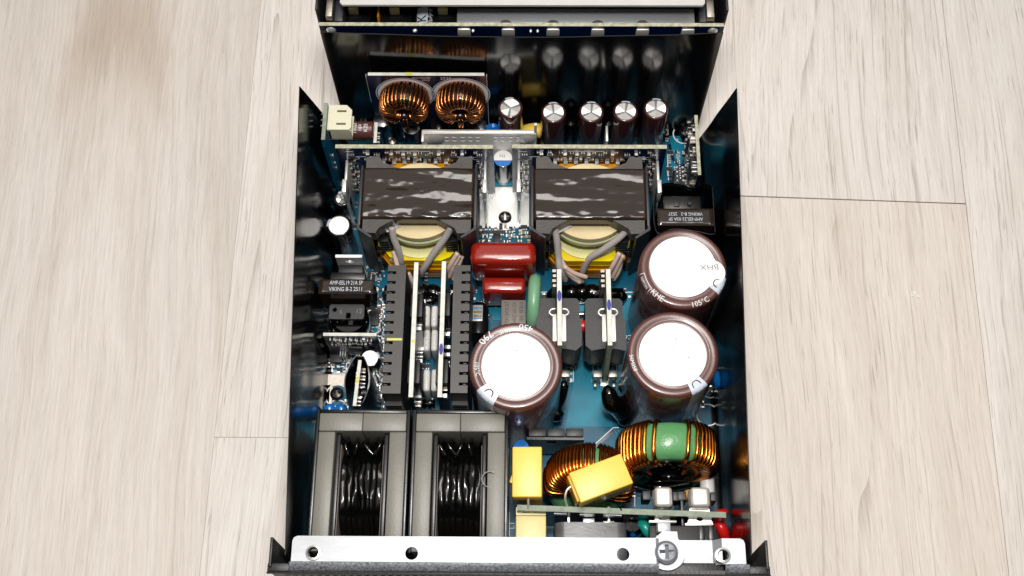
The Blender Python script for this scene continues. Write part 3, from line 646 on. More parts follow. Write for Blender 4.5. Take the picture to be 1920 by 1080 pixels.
b = B(); cy = lambda a0, yc: (lambda u, v: (xx + 1.2 + 4.42 * math.cos(math.radians(a0) - u / 4.4), 209.2 + yc + v, 70.4 + 4.42 * math.sin(math.radians(a0) - u / 4.4)))
b2 = B(); text(b2, 'K', 5.2, (lambda u, v: cy(101, -1.5)(-v, u))); t.part('band_mark', b2, 'sleeveblack', st, smooth=False)
text(b, '820\u00b5F(M)', 2.4, (lambda u, v: cy(55, -1.0)(-v, u))); 
b = B(); text(b, '820\u00b5F(M)', 2.2, (lambda u, v: cy(58, -1.0)(-v, u))); t.part('lettering', b, 'silk', smooth=False)
t = T_('shield_plate', 'grainy silver metal plate standing behind the far socket board', 'metal plate', (*P(1080, 30, 76), 50))
xa, xb = P(857, 30, 76)[0], P(1302, 30, 76)[0]; y2 = P(1080, 16, 76)[1]
hl = [circ(P(px, 44, 76)[0], yb + .9, 2.6, 14) for px in ()]
t.part('plate', B().box(xa, xb, yb + 1.0, y2, 74.5, 76, .15), 'roughalu')
b = B()
for px in (948, 1037, 1121, 1205): b.cyl(P(px, 42, 77)[0], yb + 1.3, 76, 76.5, 2.6, 18)
t.part('rivet', b, 'dullsteel')
t.part('fin', B().box(xa + .3, xb - .3, yb + 2.2, y2 - .5, 50, 74.5), 'roughalu')

# ------------------------------------------------------------------ coil board with two copper coils
zc = 59; yc = P(800, 139, zc)[1]; xa, xb = P(686, 139, zc)[0], P(912, 140, zc)[0]
cb = T_('coil_board', 'small navy board standing behind the two copper coils', 'circuit board', ((xa + xb) / 2, yc, ZB))
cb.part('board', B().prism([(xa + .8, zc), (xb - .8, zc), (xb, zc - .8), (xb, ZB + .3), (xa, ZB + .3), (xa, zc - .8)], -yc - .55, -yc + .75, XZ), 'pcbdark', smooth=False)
cb.part('board_edge', B().box(xa + .8, xb - .8, yc - .72, yc + .6, zc - .02, zc + .12).box(xb - .02, xb + .14, yc - .72, yc + .6, 14, zc - .8).box(xa - .14, xa + .02, yc - .72, yc + .6, 40, zc - .8), 'pcbedgew', smooth=False)
b = B()
cxs = (P(758, 195, 48)[0], P(863, 195, 48)[0]); Rz = 48.2
for cx in cxs:
    for r0, r1 in ((9.3, 10.9), (11.3, 11.6)):
        vs = []
        for i in range(41):
            a = 2 * math.pi * i / 40; vs += [(cx + r0 * math.cos(a), yc - .82, Rz - 2.2 + r0 * math.sin(a)), (cx + r1 * math.cos(a), yc - .82, Rz - 2.2 + r1 * math.sin(a))]
        b.add(vs, [(2 * i, 2 * i + 1, 2 * i + 3, 2 * i + 2) for i in range(40)])
for s_, dx, dz, sz in (('2535', 7.5, -1.8, 2.2), ('94V-0', -.4, -3.0, 1.3), ('GF04-E335480', -2.0, -1.5, 1.2)): text(b, s_, sz, front((xa + xb) / 2 + dx, yc - .83, zc + dz))
cb.part('silkscreen', b, 'silk', smooth=False)
xx, yy = P(767, 139, zc); cb.part('marker_dot', B().box(xx - 1.2, xx + 1.2, yc - .78, yc + .64, zc + .1, zc + .2), 'marky')
for i, cx in enumerate(cxs):
    t = T_('toroid_inductor', ('left one of the two round copper coils on the small navy board', 'right one of the two round copper coils on the small navy board')[i], 'coil', (cx, yc - 6, 38), 'copper coils on the small navy board')
    toroid(t, (cx, yc - 6.0, Rz - 1.0), 8.9, 3.6, 8.6, .52, [(-62, 242, 27)], 'coreblack', 'copperdk', RX(90), .16)
    b = B()
    for d in (-.55, .65): b.tube([(cx + d, yc - 10.5, Rz - 5), (cx + d, yc - 11.4, Rz - 7), (cx + d, yc - 10.6, Rz - 10.5), (cx + d, yc - 1, Rz - 11)], .5, 8, 4)
    t.part('lead', b, 'copperdk', ang=180)
# cans beneath the coils
for px, py, zz, r, mk, lab in ((718, 222, 30, 4.0, 'alucan', 'domed silver can under the left copper coil, beside the small board'), (771, 236, 30, 3.9, 'alucan', 'plain silver can standing below the left copper coil'), (823, 230, 28, 3.8, 'sleeveblack', 'black can between the lower edges of the two copper coils'), (893, 232, 30, 4.2, 'alucan', 'domed silver can under the right copper coil')):
    x, y = P(px, py, zz); t = T_('can_capacitor', lab, 'capacitor', (x, y, ZB), 'cans below the copper coils')
    t.part('can', B().lathe([(r, ZB), (r, zz - 1.2), (r * .93, zz - .4), (r * .6, zz), (0, zz + .1)], 30, TR(x, y)), mk, ang=50)
    t.part('base', B().cyl(x, y, ZB, ZB + .8, r + .25, 24), 'plasblack')

# fan connector board at the left
t = T_('connector_board', 'narrow blue board standing on edge at the left by the cream connector', 'circuit board', (-72.5, 178, ZB)); zz = 52
pA, pB = P(613, 193, zz), P(604, 262, zz); xq = (pA[0] + pB[0]) / 2
t.part('board', B().prism([(pA[1], zz), (pB[1], zz), (pB[1] - 1.0, zz - 4), (pB[1] - 1, ZB + .2), (pA[1], ZB + .2)], xq - .7, xq + .7, YZ), 'pcb', smooth=False)
t.part('board_edge', B().box(xq - .72, xq + .72, pB[1], pA[1], zz, zz + .12), 'emiedge', smooth=False)
b = B()
for py in (214, 225, 236): q = P(604, py, zz - 3); b.lathe([(.7, 0), (.4, .9), (0, 1.5)], 10, TR(xq - .7, q[1], zz - 3) @ RY(-90))
t.part('solder_joint', b, 'solder')
b = B()
for zq in (24, 28, 34): smd(b, 0, 0, 0, 1.6, .9, .5, T=TR(xq + .7, pB[1] + 3, zq) @ RY(90))
t.part('surface_components', b, ['chip', 'smdcap', 'solder'], kind='stuff', smooth=False)
zz = 50; xa, xb = P(616, 225, zz)[0], P(656, 225, zz)[0]; y0, y1 = P(630, 243, zz)[1], P(630, 197, zz)[1]; xa = xq + .8
t = T_('fan_connector', 'cream plastic connector with two slots at the left edge of the case', 'connector', ((xa + xb) / 2, (y0 + y1) / 2, 40))
hole1 = lambda yy: [(xa + 3.4, yy - .45), (xb - 1.5, yy - .45), (xb - 1.5, yy + .45), (xa + 3.4, yy + .45)]
b = B().plate([(xa, y0), (xb - .1, y0), (xb + .6, y0 + 1.1), (xb + .6, y1 - 2.2), (xb - 1.6, y1), (xa, y1)], [hole1(y0 + 2.6), hole1(y1 - 2.7)], zz - 1.0, zz)
b.box(xa, xb + .4, y0, y0 + .9, zz - 7.2, zz - 1.0, .1).box(xa, xb - 1.2, y1 - .9, y1, zz - 7.2, zz - 1.0, .1).box(xa, xb + .4, y0, y1 - .9, zz - 7.6, zz - 6.8, .1).box(xa, xa + 1, y0, y1, zz - 7.2, zz - 1).box(xa + 1.2, xb - 1, y0 + 1, y1 - 1, zz - 6.7, zz - 4.5)
t.part('housing', b, 'jst', smooth=False)
xx, yy = P(682, 240, 40); t = T_('brown_capacitor', 'small brown capacitor lying on its side right of the cream connector', 'capacitor', (xx, yy, 34))
t.part('sleeve', B().cyl(0, 0, -5.5, 5.5, 3.6, 30, .7, T=TR(xx - 1.5, yy, 38) @ RY(90)), 'sleeve')
b = B(); ca = lambda xc, a0: (lambda u, v: (xx - 1.5 + xc - v, yy - 3.65 * math.cos(a0 + u / 3.6), 38 + 3.65 * math.sin(a0 + u / 3.6)))
for s_, xc in (('100\u00b5F', -1.8), ('16V', .3), ('KZE', 2.5)): text(b, s_, 2.0, ca(xc, math.radians(80)))
t.part('lettering', b, 'silk', smooth=False)
t.part('lead', B().tube([(xx + 4, yy - 1, 36), (xx + 5, yy - 4.5, 30), (xx + 1, yy - 6.5, 20), (xx - 2, yy - 6, ZB)], .5, 8, 4), 'solder')
xx, yy = P(703, 240, 40); t = T_('upright_mini_board', 'tiny white-edged board standing between the brown capacitor and the left coil', 'circuit board', (xx, yy, ZB))
zz = 38; p1, p2 = P(706, 230, zz), P(703, 268, zz)
t.part('board', B().box(p2[0] - .6, p2[0] + .6, p2[1], p1[1], ZB + .2, zz), 'pcbdark', smooth=False); t.part('board_edge', B().box(p2[0] - .62, p2[0] + .62, p2[1], p1[1], zz, zz + .1), 'pcbedgew', smooth=False)
b = B()
for yy2, sx in ((p2[1] + 2, 1), (p2[1] + 4.5, 1), (p1[1] - 1.5, -1), (p1[1] - 4, -1)): smd(b, 0, 0, 0, 2.0, 1.4, 1.0, 90, T=TR(p2[0] + sx * .6, yy2, zz - 2) @ RY(90 * sx))
t.part('surface_components', b, ['chip', 'smdcap', 'solder'], kind='stuff', smooth=False)
xx, yy = P(664, 262, 12); t = T_('film_lump', 'clear blob-like capacitor between the left transformer board and the left coil', 'capacitor', (*P(735, 262, 20), ZB))
x, y = P(735, 262, 20); t.part('body', B().lathe([(0, 0), (2.2, .4), (2.6, 2), (2.4, 8), (1.5, 11), (0, 11.6)], 16, TR(x, y, ZB)), 'dullsteel')

# ------------------------------------------------------------------ row of small brown capacitors
caps = ((957, 205, 'first small brown capacitor from the left, next to the right copper coil'), (1038, 214, 'second small brown capacitor from the left, in front of the yellow coil'), (1109, 213, 'third of the five small brown capacitors, with a bus bar to its right'), (1173, 212, 'fourth small brown capacitor from the left in the row before the black sheet'), (1230, 207, 'rightmost small brown capacitor in the row before the black sheet'))
H = 45; c0 = None
for i, (px, py, lab) in enumerate(caps):
    x, y = P(px, py - 4, H)
    t = T_('small_capacitor', lab, 'capacitor', (x, y, ZB), 'small brown capacitors in front of the black sheet')
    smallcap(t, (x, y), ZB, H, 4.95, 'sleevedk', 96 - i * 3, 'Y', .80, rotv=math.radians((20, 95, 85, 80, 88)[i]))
    b = B()
    for s_, ang in (('1000', 190), ('105\u00b0C', 10)):
        text(b, s_, 1.5, (lambda u, v, ang=ang: (x + 4.6 * math.cos(math.radians(ang) + u / 4.6), y + 4.6 * math.sin(math.radians(ang) + u / 4.6), H - .35 + v * .35)), width=4.2)
    text(b, '16V 3300\u00b5F', 1.6, (lambda u, v: (x + 5.0 * math.cos(math.radians(330) + u / 5), y + 5.0 * math.sin(math.radians(330) + u / 5), 20 + v)))
    t.part('lettering', b, 'silk', smooth=False)
# yellow wrapped coil behind the row and black coils between them
x, y = P(1040, 205, 24); y = 190.5
t = T_('yellow_coil', 'yellow-taped ring coil with black winding lying behind the small brown capacitors', 'coil', (x, y, ZB))
toroid(t, (P(1003, 215, 24)[0], 187.6, 18), 9, 4, 5.5, .8, [(-60, 60, 9), (120, 240, 9)], 'yellow', 'blackwire', RX(78))
for px in (1070, 1140):
    x, y = P(px, 240, 18); t = T_('choke_bead', 'black varnished choke between the %s small brown capacitors' % ('second and third' if px == 1070 else 'third and fourth'), 'choke', (x, y, ZB))
    t.part('body', B().lathe([(0, 0), (3.0, .5), (3.3, 4), (3.0, 12), (1.8, 15), (0, 15.4)], 20, TR(x, y, ZB)), 'glue')
x, y = P(1138, 250, 36); t = T_('bus_bar', 'thin pale metal bar standing between the third and fourth brown capacitors', 'metal bar', (x, y, ZB)); t.part('bar', B().box(x - .45, x + .45, y - 3.5, y + 3.5, ZB, 36, .1), 'nickel')
# perforated nickel shield
zz = 38; xa, xb = P(793, 249, zz)[0], P(1005, 249, zz)[0]; y1 = P(900, 248, zz)[1]
t = T_('perforated_shield', 'shiny nickel strip with rows of small holes behind the transformer boards', 'metal strip', ((xa + xb) / 2, y1, ZB))
holes = []
for px in (838, 852, 868, 882, 896, 930, 943, 957, 972): 
    for k in range(2): holes.append([(P(px, 255, 34)[0] + 1.1 * math.cos(a), 35.6 - 2.9 * k + 0.72 * math.sin(a)) for a in [2 * math.pi * i / 10 for i in range(10)]])
t.part('strip', B().plate([(xa, ZB), (xb, ZB), (xb, zz), (xa, zz)], holes, -y1 - .1, -y1 + .7, XZ), 'sheennickel', smooth=False)
t.part('rim', B().box(xa - .2, xb, y1 - .5, y1 + .9, zz, zz + .6, .2).box(xa - .5, xa + .4, y1 - 4.5, y1 + .8, ZB, zz + .5, .2), 'nickel')
t.part('dimple', B().lathe([(4.2, 0), (3.0, .8), (0, 1.1)], 24, TR(P(815, 256, 33)[0], y1 - .7, 33.5) @ RX(90)).lathe([(3.6, 0), (2.6, .7), (0, 1.0)], 24, TR(P(988, 256, 33)[0], y1 - .7, 33.5) @ RX(90)), 'nickel')
t.part('end_tab', B().box(xb - .8, xb + .3, y1 - .5, y1 + .6, ZB, 44.5, .15), 'nickel')
x, y = P(924, 243, 26); t = T_('blue_disc', 'bright blue disc capacitor tip between the coil board and the first brown capacitor', 'capacitor', (x, y, ZB)); t.part('body', B().lathe([(0, -1.4), (2.6, -1.3), (3.4, 0), (2.6, 1.3), (0, 1.4)], 24, TR(x, y + 1, 24) @ RX(70)), 'blue')

# ------------------------------------------------------------------ two transformer boards with their transformers
def tboard(pl, pr, label, lx):
    zz = 46; xa, yq = P(pl, 273, zz); xb, _ = P(pr, 275, zz); yq -= .4
    t = T_('transformer_board', label, 'circuit board', ((xa + xb) / 2, yq, ZB), 'navy boards behind the transformers')
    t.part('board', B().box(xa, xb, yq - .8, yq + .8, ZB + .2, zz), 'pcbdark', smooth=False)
    t.part('board_edge', B().box(xa - .02, xb + .02, yq - .83, yq + .83, zz, zz + .15), 'pcbedge', smooth=False)
    b = B(); FT = TR(0, yq - .8, 0) @ RX(90); cx = (xa + xb) / 2
    def fs(x, z_, **k): smd(b, x, z_, 0, T=FT, **k)
    for k in range(-5, 6):
        if k in (-5, -3, 1, 3.0, 5): sot(b, cx + k * 5.0, 41 - (abs(k) % 2) * .8, 0, T=FT)
        else: fs(cx + k * 4.6, 41.5, L=2.4, W=1.3, H=1.0, rot=90, body=random.choice((0, 1)))
        fs(cx + k * 4.1 + 1.2, 37.6, L=1.8, W=1.0, H=.6, rot=random.choice((0, 90)), body=random.choice((0, 1)))
        if random.random() < .7: fs(cx + k * 4.3 + 2, 42.9, L=1.3, W=.8, rot=0, body=random.choice((0, 1)))
        if abs(k) < 4: fs(cx + k * 4.1 - .6, 34.6, L=2.4, W=1.4, H=1.0, rot=90, body=random.choice((0, 1)))
    for sx in (-1, 1):
        for k in range(12):
            fs(cx + sx * (24.3 + (k % 2) * 2.2), 36 - k * 2.2, L=1.9, W=1.0, H=.6, rot=0 if k % 3 else 90, body=random.choice((0, 1)))
    t.part('surface_components', b, ['chip', 'smdcap', 'solder'], kind='stuff', smooth=False)
    b = B()
    for (x0, z0, x1, z1) in ((-23, 39.5, -14, 39.5), (-8, 43.8, 6, 43.8), (15, 39.4, 22, 39.4), (-27, 43.5, -24, 43.5)):
        b.box(cx + x0, cx + x1, yq - .86, yq - .8, z0 - .12, z0 + .12)
    for sx in (-1, 1):
        vs = []; 
        for i in range(17):
            a = 2 * math.pi * i / 16
            for r in (.8, 1.15): vs.append((cx + sx * 23.5 + r * 1.3 * math.cos(a), yq - .87, 38.4 + r * math.sin(a)))
        b.add(vs, [(2 * i, 2 * i + 1, 2 * i + 3, 2 * i + 2) for i in range(16)])
    text(b, lx, 1.4, front(cx - 25, yq - .87, 43.4)); text(b, 'T505-001', 1.0, front(cx, yq - .87, 44.6))
    t.part('silkscreen', b, 'silk', smooth=False)
    for sx in (-1, 1):
        t.part('metal_fin', B().box(cx + sx * 27.2 - .5, cx + sx * 27.2 + .5, yq - 16, yq - .9, ZB + .3, 37, .15).box(cx + sx * 27.2 - .8, cx + sx * 27.2 + .8, yq - 16.5, yq - 11, 32, 40, .2), 'tin')
    return t
tboard(629, 925, 'navy board standing behind the left transformer, one edge at the case side', 'D4')
tboard(960, 1250, 'navy board standing behind the right transformer, near the five brown capacitors', '64')
def transformer(cx, label, w1, w2, seed, folds):
    t = T_('transformer', label, 'transformer', (cx, 150, ZB), 'tape-wrapped main transformers'); random.seed(seed); zt_ = 44.0
    # ferrite core with notched ears
    back = [(-20.5, 139), (-20.5, 165.6), (-15.6, 166), (-14.2, 163.4), (-9, 161.2), (-6, 160.0), (0, 159.6), (6, 160.0), (9, 161.2), (14.2, 163.4), (15.6, 166), (20.5, 165.6), (20.5, 133.3), (15.4, 133.0), (14.4, 135.2), (6.0, 140.4), (0, 141.2), (-6.0, 140.4), (-14.4, 135.2), (-15.4, 133.0), (-20.5, 133.3)]
    t.part('core', B().prism([(cx + x, y) for x, y in back][::-1], 37, zt_ - .6).prism([(cx + x, y) for x, y in back][::-1], 10, 17), 'ferrite', ang=20)
    b = B().box(cx - 21.3, cx - 15, 140, 160, 14, 43).box(cx + 15, cx + 21.3, 140, 160, 14, 43); t.part('core_leg', b, 'ferrite')
    b = B()
    for sx in (-1, 1):
        b.box(cx + sx * 22.0 - .5, cx + sx * 22.0 + .5, 136.6, 162, 10, 43.2, .1)
    t.part('side_shell', b, 'plate')
    for sx in (-1, 1):
        q = [(sx * 22.5, 136.4), (sx * 22.5, 134.6), (sx * 17.2, 131.0), (sx * 16.7, 131.7), (sx * 21.6, 135.2), (sx * 21.6, 136.4)]
        q = [(cx + x, y) for x, y in q]; t.part('corner_shell', B().prism(q if sx > 0 else q[::-1], ZB + .2, 43.6), 'plate', ang=10)
    # tape wrap with a wrinkled surface
    n1, n2 = 110, 60
    def wr(u, v):
        x = -21.5 + 43 * u; y = 138.7 + 22.1 * v; e = min(v, 1 - v) * 22.1; e2 = min(u, 1 - u) * 43
        d = folds * (.60 * noise.noise((x * .055, y * .25, seed)) + .10 * noise.noise((x * .26, y * .62, seed + 5)) + 1.5 * max(0, .5 - abs(v - .07) * 6) * noise.noise((x * .2, y * .3, seed + 8)))
        edge = -.9 * max(0, 1 - e / 1.0) ** 2 - .7 * max(0, 1 - e2 / .9) ** 2
        return (cx + x, y, zt_ + .35 + d + edge)
    b = B(); g = [[wr(i / n1, j / n2) for j in range(n2 + 1)] for i in range(n1 + 1)]
    b.add([q for r in g for q in r], [(i * (n2 + 1) + j, (i + 1) * (n2 + 1) + j, (i + 1) * (n2 + 1) + j + 1, i * (n2 + 1) + j + 1) for i in range(n1) for j in range(n2)])
    rim = [(i, 0) for i in range(n1 + 1)] + [(n1, j) for j in range(1, n2 + 1)] + [(i, n2) for i in range(n1 - 1, -1, -1)] + [(0, j) for j in range(n2 - 1, 0, -1)]
    top = [g[i][j] for i, j in rim]; bot = [(x, y, 40.0 if abs(x - cx) < 21.3 else 22) for x, y, _ in top]; k = len(top)
    b.add(top + bot, [(i, i + k, (i + 1) % k + k, (i + 1) % k) for i in range(k)])
    t.part('tape_wrap', b, 'tape', ang=60)
    # paper discs, copper, amber wrap
    yc_ = 150.4
    t.part('top_disc', B().cyl(cx, yc_, 35.2, 36.6, 16.5, 48, .15).lathe([(16.5, 34.2), (16.6, 34.2), (16.6, 36.3)], 48, TR(cx, yc_)), 'disc')
    t.part('copper_ring', B().lathe([(8, 33.6), (16.1, 33.6), (16.3, 34.4), (16.1, 35.2), (8, 35.2)], 48, TR(cx, yc_)), 'copper')
    t.part('fibre_disc', B().cyl(cx, yc_, 31.0, 33.4, 17.2, 48, .2), 'disc2')
    oct_ = [(-16.3, 150), (-16.3, 136.5), (-12, 131.0), (-8.5, 129.4), (8.5, 129.4), (12, 131.0), (16.3, 136.5), (16.3, 150)]
    t.part('lower_disc', B().prism([(cx + 13.2 * math.cos(a), 141 + 10.6 * math.sin(a)) for a in [math.pi + math.pi * i / 24 for i in range(25)]], 25.2, 26.5), 'disc3')
    t.part('amber_top', B().prism([(cx + x * .985, y + .2) for x, y in oct_], 22, 25.9), 'kapton', ang=10)
    b = B()
    for k_ in range(4):
        s_ = 1.0 + .012 * ((k_ * 7) % 3); q = [(cx + x * s_, 150 + (y - 150) * s_) for x, y in oct_]; b.prism(q, 10 + 3.1 * k_, 12.6 + 3.1 * k_)
    t.part('amber_wrap', b, 'kaptondk', ang=10)
    b = B()
    for k_ in range(4): b.prism([(cx + x, y + .25 * ((k_ * 7) % 3)) for x, y in ((-14.5, 158), (14.5, 158), (14.5, 165.5), (11, 168.0), (-11, 168.0), (-14.5, 165.5))], 14 + 5.2 * k_, 18.6 + 5.2 * k_)
    t.part('amber_back', b, 'kaptondk', ang=10)
    b = B()
    for sx in (-1, 1):
        q = [(sx * 17.9, 146), (sx * 17.9, 136.6), (sx * 15.4, 132.6), (sx * 14.9, 133.1), (sx * 17.2, 137), (sx * 17.2, 146)]; q = [(cx + x, y) for x, y in q]; b.prism(q if sx > 0 else q[::-1], 10, 38)
    t.part('bobbin_flange', b, 'glue', ang=10)
    b = B()
    for k_ in range(5):
        b.box(cx - 17 + .3 * k_, cx - 10.5 - k_ * .3, 133 + k_ * .2, 136.5, 27 + 1.6 * k_, 27.8 + 1.6 * k_); b.box(cx + 10.5, cx + 17, 133 + k_ * .2, 136.5, 27 + 1.6 * k_, 27.8 + 1.6 * k_)
    t.part('winding_layers', b, 'blackwire')
    t.part('tape_end', B().box(-3, 3, -.9, .9, -.1, .1, T=TR(cx - 9.6, 138.3, 37.4) @ RZ(28)), 'tin')
    for wpts in (w1, w2):
        t.part('grey_wire', B().tube([V(*q) for q in wpts], 1.35, 12, 6), 'wiregrey', ang=180)
    return t
tA = transformer(P(783.5, 360, 44)[0], 'left tape-wrapped transformer, its tape badly wrinkled', [(735, 426, 40), (738, 446, 36), (748, 472, 30), (752, 492, 24), (748, 500, 18)], [(846, 426, 40), (836, 444, 36), (814, 474, 30), (797, 500, 24), (788, 515, 18)], 3, .85)
tB = transformer(P(1106, 360, 44)[0], 'right tape-wrapped transformer with smoother tape, beside the large brown capacitors', [(1040, 426, 40), (1044, 450, 36), (1047, 480, 30), (1050, 505, 26), (1060, 525, 18)], [(1182, 424, 40), (1160, 447, 36), (1128, 470, 31), (1104, 486, 26), (1092, 510, 18)], 11, .55)
for t, lst in ((tA, ([(738, 470, 22), (748, 505, 18), (770, 525, 14), (776, 540, 10)], [(765, 512, 18), (772, 525, 15), (782, 545, 10)], [(862, 478, 24), (850, 500, 20), (842, 520, 14)], [(866, 480, 22), (858, 502, 18), (850, 525, 12)], [(858, 474, 26), (844, 498, 21), (838, 512, 16)])),
               (tB, ([(1048, 480, 22), (1064, 508, 18), (1082, 522, 14), (1092, 528, 10)], [(1052, 490, 20), (1068, 515, 16), (1088, 530, 12)], [(1168, 478, 24), (1155, 505, 18), (1148, 520, 14)], [(1162, 474, 26), (1148, 500, 21), (1140, 515, 16)], [(1166, 480, 21), (1160, 508, 16), (1150, 524, 12)], [(1058, 500, 20), (1076, 512, 17), (1100, 520, 14)]))):
    for q in lst: t.part('beige_wire', B().tube([V(p[0], p[1], p[2] + 7) for p in q], .95, 10, 5), 'wirebeige', ang=180)
    bb = t.b; random.seed(int(bb.x)); t.part('bobbin_foot', B().tube([(bb.x - 16 + 2.0 * k, 122 + random.uniform(-.8, .8), 10.5 + random.uniform(-.6, .8)) for k in range(17)], [.6] + [3.4 + random.uniform(-.55, .55) for _ in range(15)] + [.6], 14, 3).box(bb.x - 15, bb.x + 15, 118.4, 121, ZB, 9.4, .3), 'glue', ang=50)
# bright metal between the two transformers
x, y = P(947, 380, 12); t = T_('ground_plate', 'bright tinned bracket under the black screw between the transformers', 'bracket', (x, y, ZB))
p = [P(a, c, ZB + 1) for a, c in ((925, 352), (985, 352), (976, 418), (920, 418))]; t.part('plate', B().prism([(a, c) for a, c in p][::-1], ZB + .3, ZB + 1.2), 'tin')
x, y = P(943, 297, 25); t = T_('blue_top_capacitor', 'silver capacitor with a white and bright blue top between the two transformer boards', 'capacitor', (x, y, ZB))
t.part('can', B().lathe([(4.0, ZB), (4.0, 24), (3.7, 24.7), (3.0, 25), (0, 25)], 32, TR(x, y)), 'alucan', ang=40); t.part('base', B().box(x - 4.2, x + 4.2, y - 4.2, y + 4.2, ZB, ZB + 1.4, .6), 'pcbtrace')
t.part('white_print', B().cyl(x, y, 24.95, 25.08, 3.75, 32), 'white')
b = B(); vs = [(x + 3.75 * math.cos(a), y + 3.75 * math.sin(a)) for a in [math.radians(195 + 150 * i / 16) for i in range(17)]]; b.prism(vs, 25.08, 25.16); t.part('blue_print', b, 'blue')
b = B(); text(b, 'N2', 1.9, flat(x - .2, y + 1.0, 25.12)); t.part('lettering', b, 'inkgrey', smooth=False)

# ------------------------------------------------------------------ left side parts
for px, py, zz, r, sl, vent, sa, lab in ((641, 372, 27, 3.6, 'sleeveblack', 'Y', 100, 'smaller black capacitor beside the left transformer, nearer the connector board'), (635, 422, 31, 4.9, 'sleeveblack', 'flat', 165, 'larger black capacitor with bright top at the left of the left transformer')):
    x, y = P(px, py, zz); t = T_('black_capacitor', lab, 'capacitor', (x, y, ZB), 'black capacitors at the left edge')
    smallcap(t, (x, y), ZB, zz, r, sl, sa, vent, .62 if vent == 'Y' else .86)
    b = B()
    for s_, zq in (('220\u00b5F', zz - 4.5), ('35V', zz - 8)): text(b, s_, 2.4, (lambda u, v, zq=zq: (x + (r + .06) * math.cos(math.radians(320) + u / r), y + (r + .06) * math.sin(math.radians(320) + u / r), zq + v)))
    t.part('lettering', b, 'inkgrey', smooth=False)
zz = 24; xa, xb = P(629, 477, zz)[0], P(679, 477, zz)[0]; y1 = P(650, 478, zz)[1]
t = T_('tab_transistor', 'silver metal tab with a round hole standing behind the small labelled transformer', 'transistor', ((xa + xb) / 2, y1, ZB))
t.part('tab', B().plate([(xa, ZB + 1), (xb, ZB + 1), (xb, zz), (xa, zz)], [circ((xa + xb) / 2, zz - 3.4, 1.8, 20)], -y1 - .1, -y1 + 1.1, XZ), 'tin', smooth=False)
t.part('body', B().box(xa + .4, xb - .4, y1 - 4.5, y1 - 1.1, ZB + 1, zz - 7, .3), 'plasgrey')
b = B()
for k in range(3): b.box(xa + 2.2 + k * 2.4, xa + 3.0 + k * 2.4, y1 - 5.6, y1 - 4.5, ZB, ZB + 4)
t.part('leg', b, 'tin')
# small labelled transformer
def label_trafo(t, cx, y0, y1, x0, x1, zt_, lines, sz, flip):
    t.part('core', B().box(x0, x1, y0, y1, zt_ - 16, zt_ - .25, .4), 'ferrite')
    b = B(); n = 24
    def wr(u, v):
        e = min(v, 1 - v, u * 4, (1 - u) * 4); return (x0 - .2 + (x1 - x0 + .4) * u, y0 - .2 + (y1 - y0 + .4) * v, zt_ + .06 * noise.noise((u * 9, v * 3, zt_)) - .5 * max(0, 1 - e * 10) ** 2)
    g = [[wr(i / n, j / 10) for j in range(11)] for i in range(n + 1)]
    b.add([q for r in g for q in r], [(i * 11 + j, (i + 1) * 11 + j, (i + 1) * 11 + j + 1, i * 11 + j + 1) for i in range(n) for j in range(10)])
    b.box(x0 - .2, x1 + .2, y0 - .2, y0, zt_ - 14, zt_ - .45); b.box(x0 - .2, x0, y0, y1, zt_ - 14, zt_ - .45); b.box(x1, x1 + .2, y0, y1, zt_ - 14, zt_ - .45)
    t.part('tape', b, 'tape', ang=60); b = B()
    for k, s_ in enumerate(lines):
        yy = (y0 + y1) / 2 + (1 if not flip else -1) * (.5 - k) * sz * 1.12 * (1 if len(lines) == 2 else 0)
        text(b, s_, sz, flat(cx, yy, zt_ + .1, math.pi if flip else 0), width=(x1 - x0) * (.62 if k == 0 or not flip else .62))
    t.part('lettering', b, 'stripe', smooth=False)
zz = 38; x0, x1 = P(599, 535, zz)[0], P(699, 535, zz)[0]; y0, y1 = P(650, 549, zz)[1], P(650, 524, zz)[1]; cx = (x0 + x1) / 2
t = T_('small_transformer', 'small black transformer with white lettering on brown tape at the left edge', 'transformer', (cx, y0, ZB))
label_trafo(t, cx, y0, y1, x0, x1, zz, ('AMP-EEL19 21A SP', 'VIKING B-2 2511'), 2.3, False)
t.part('bobbin_back', B().box(cx - 6.5, cx + 7, y1 + .3, y1 + 3.4, zz - 6, zz - .8, .5), 'plasblack')
b = B().box(cx - 7.5, cx + 8.5, y0 - 7.5, y0 - .4, zz - 4.2, zz - 3.0, .3); t.part('bobbin_front', B().plate(rrect(cx - 7.0, cx + 6.2, y0 - 7.4, y0 - 1.4, .8), [circ(cx - 5.0, y0 - 3.6, .9, 14), rrect(cx - .6, cx + 1.2, y0 - 7.2, y0 - 4.8, .4, 3)], zz - 9.4, zz - 8.0), 'plasgrey')
b = B(); text(b, 'S', 2.4, flat(cx - 2.6, y0 - 4.6, zz - 7.94)); text(b, '12', 2.6, flat(cx + 4.2, y0 - 4.3, zz - 7.94)); t.part('moulded_mark', b, 'inkgrey', smooth=False)
t.part('winding', B().lathe([(0, -6.5), (6.6, -6.5), (7.3, -5), (7.3, 5), (6.6, 6.5), (0, 6.5)], 28, TR(cx, y0 - 4.5, 19.5) @ RX(0)), 'glue', ang=50)
b = B(); random.seed(5)
for k in range(7):
    xx = cx - 7 + k * 2.3; b.tube([(xx, y0 - 6.5, 26), (xx + random.uniform(-2, 2), y0 - 11, 21 + random.uniform(-3, 2)), (xx + random.uniform(-1.5, 1.5), y0 - 12, 14), (xx, y0 - 10.5, ZB)], .55, 7, 5)
t.part('lead', b, 'glue', ang=180)
for sx in (-1, 1): t.part('bobbin_post', B().box(cx + sx * 8 - 1.4, cx + sx * 8 + 1.4, y0 - 11, y0 - 8, ZB, 19, .6).cyl(cx + sx * 8, y0 - 12.5, ZB, 15, 1.6, 14, .6), 'plasblack')
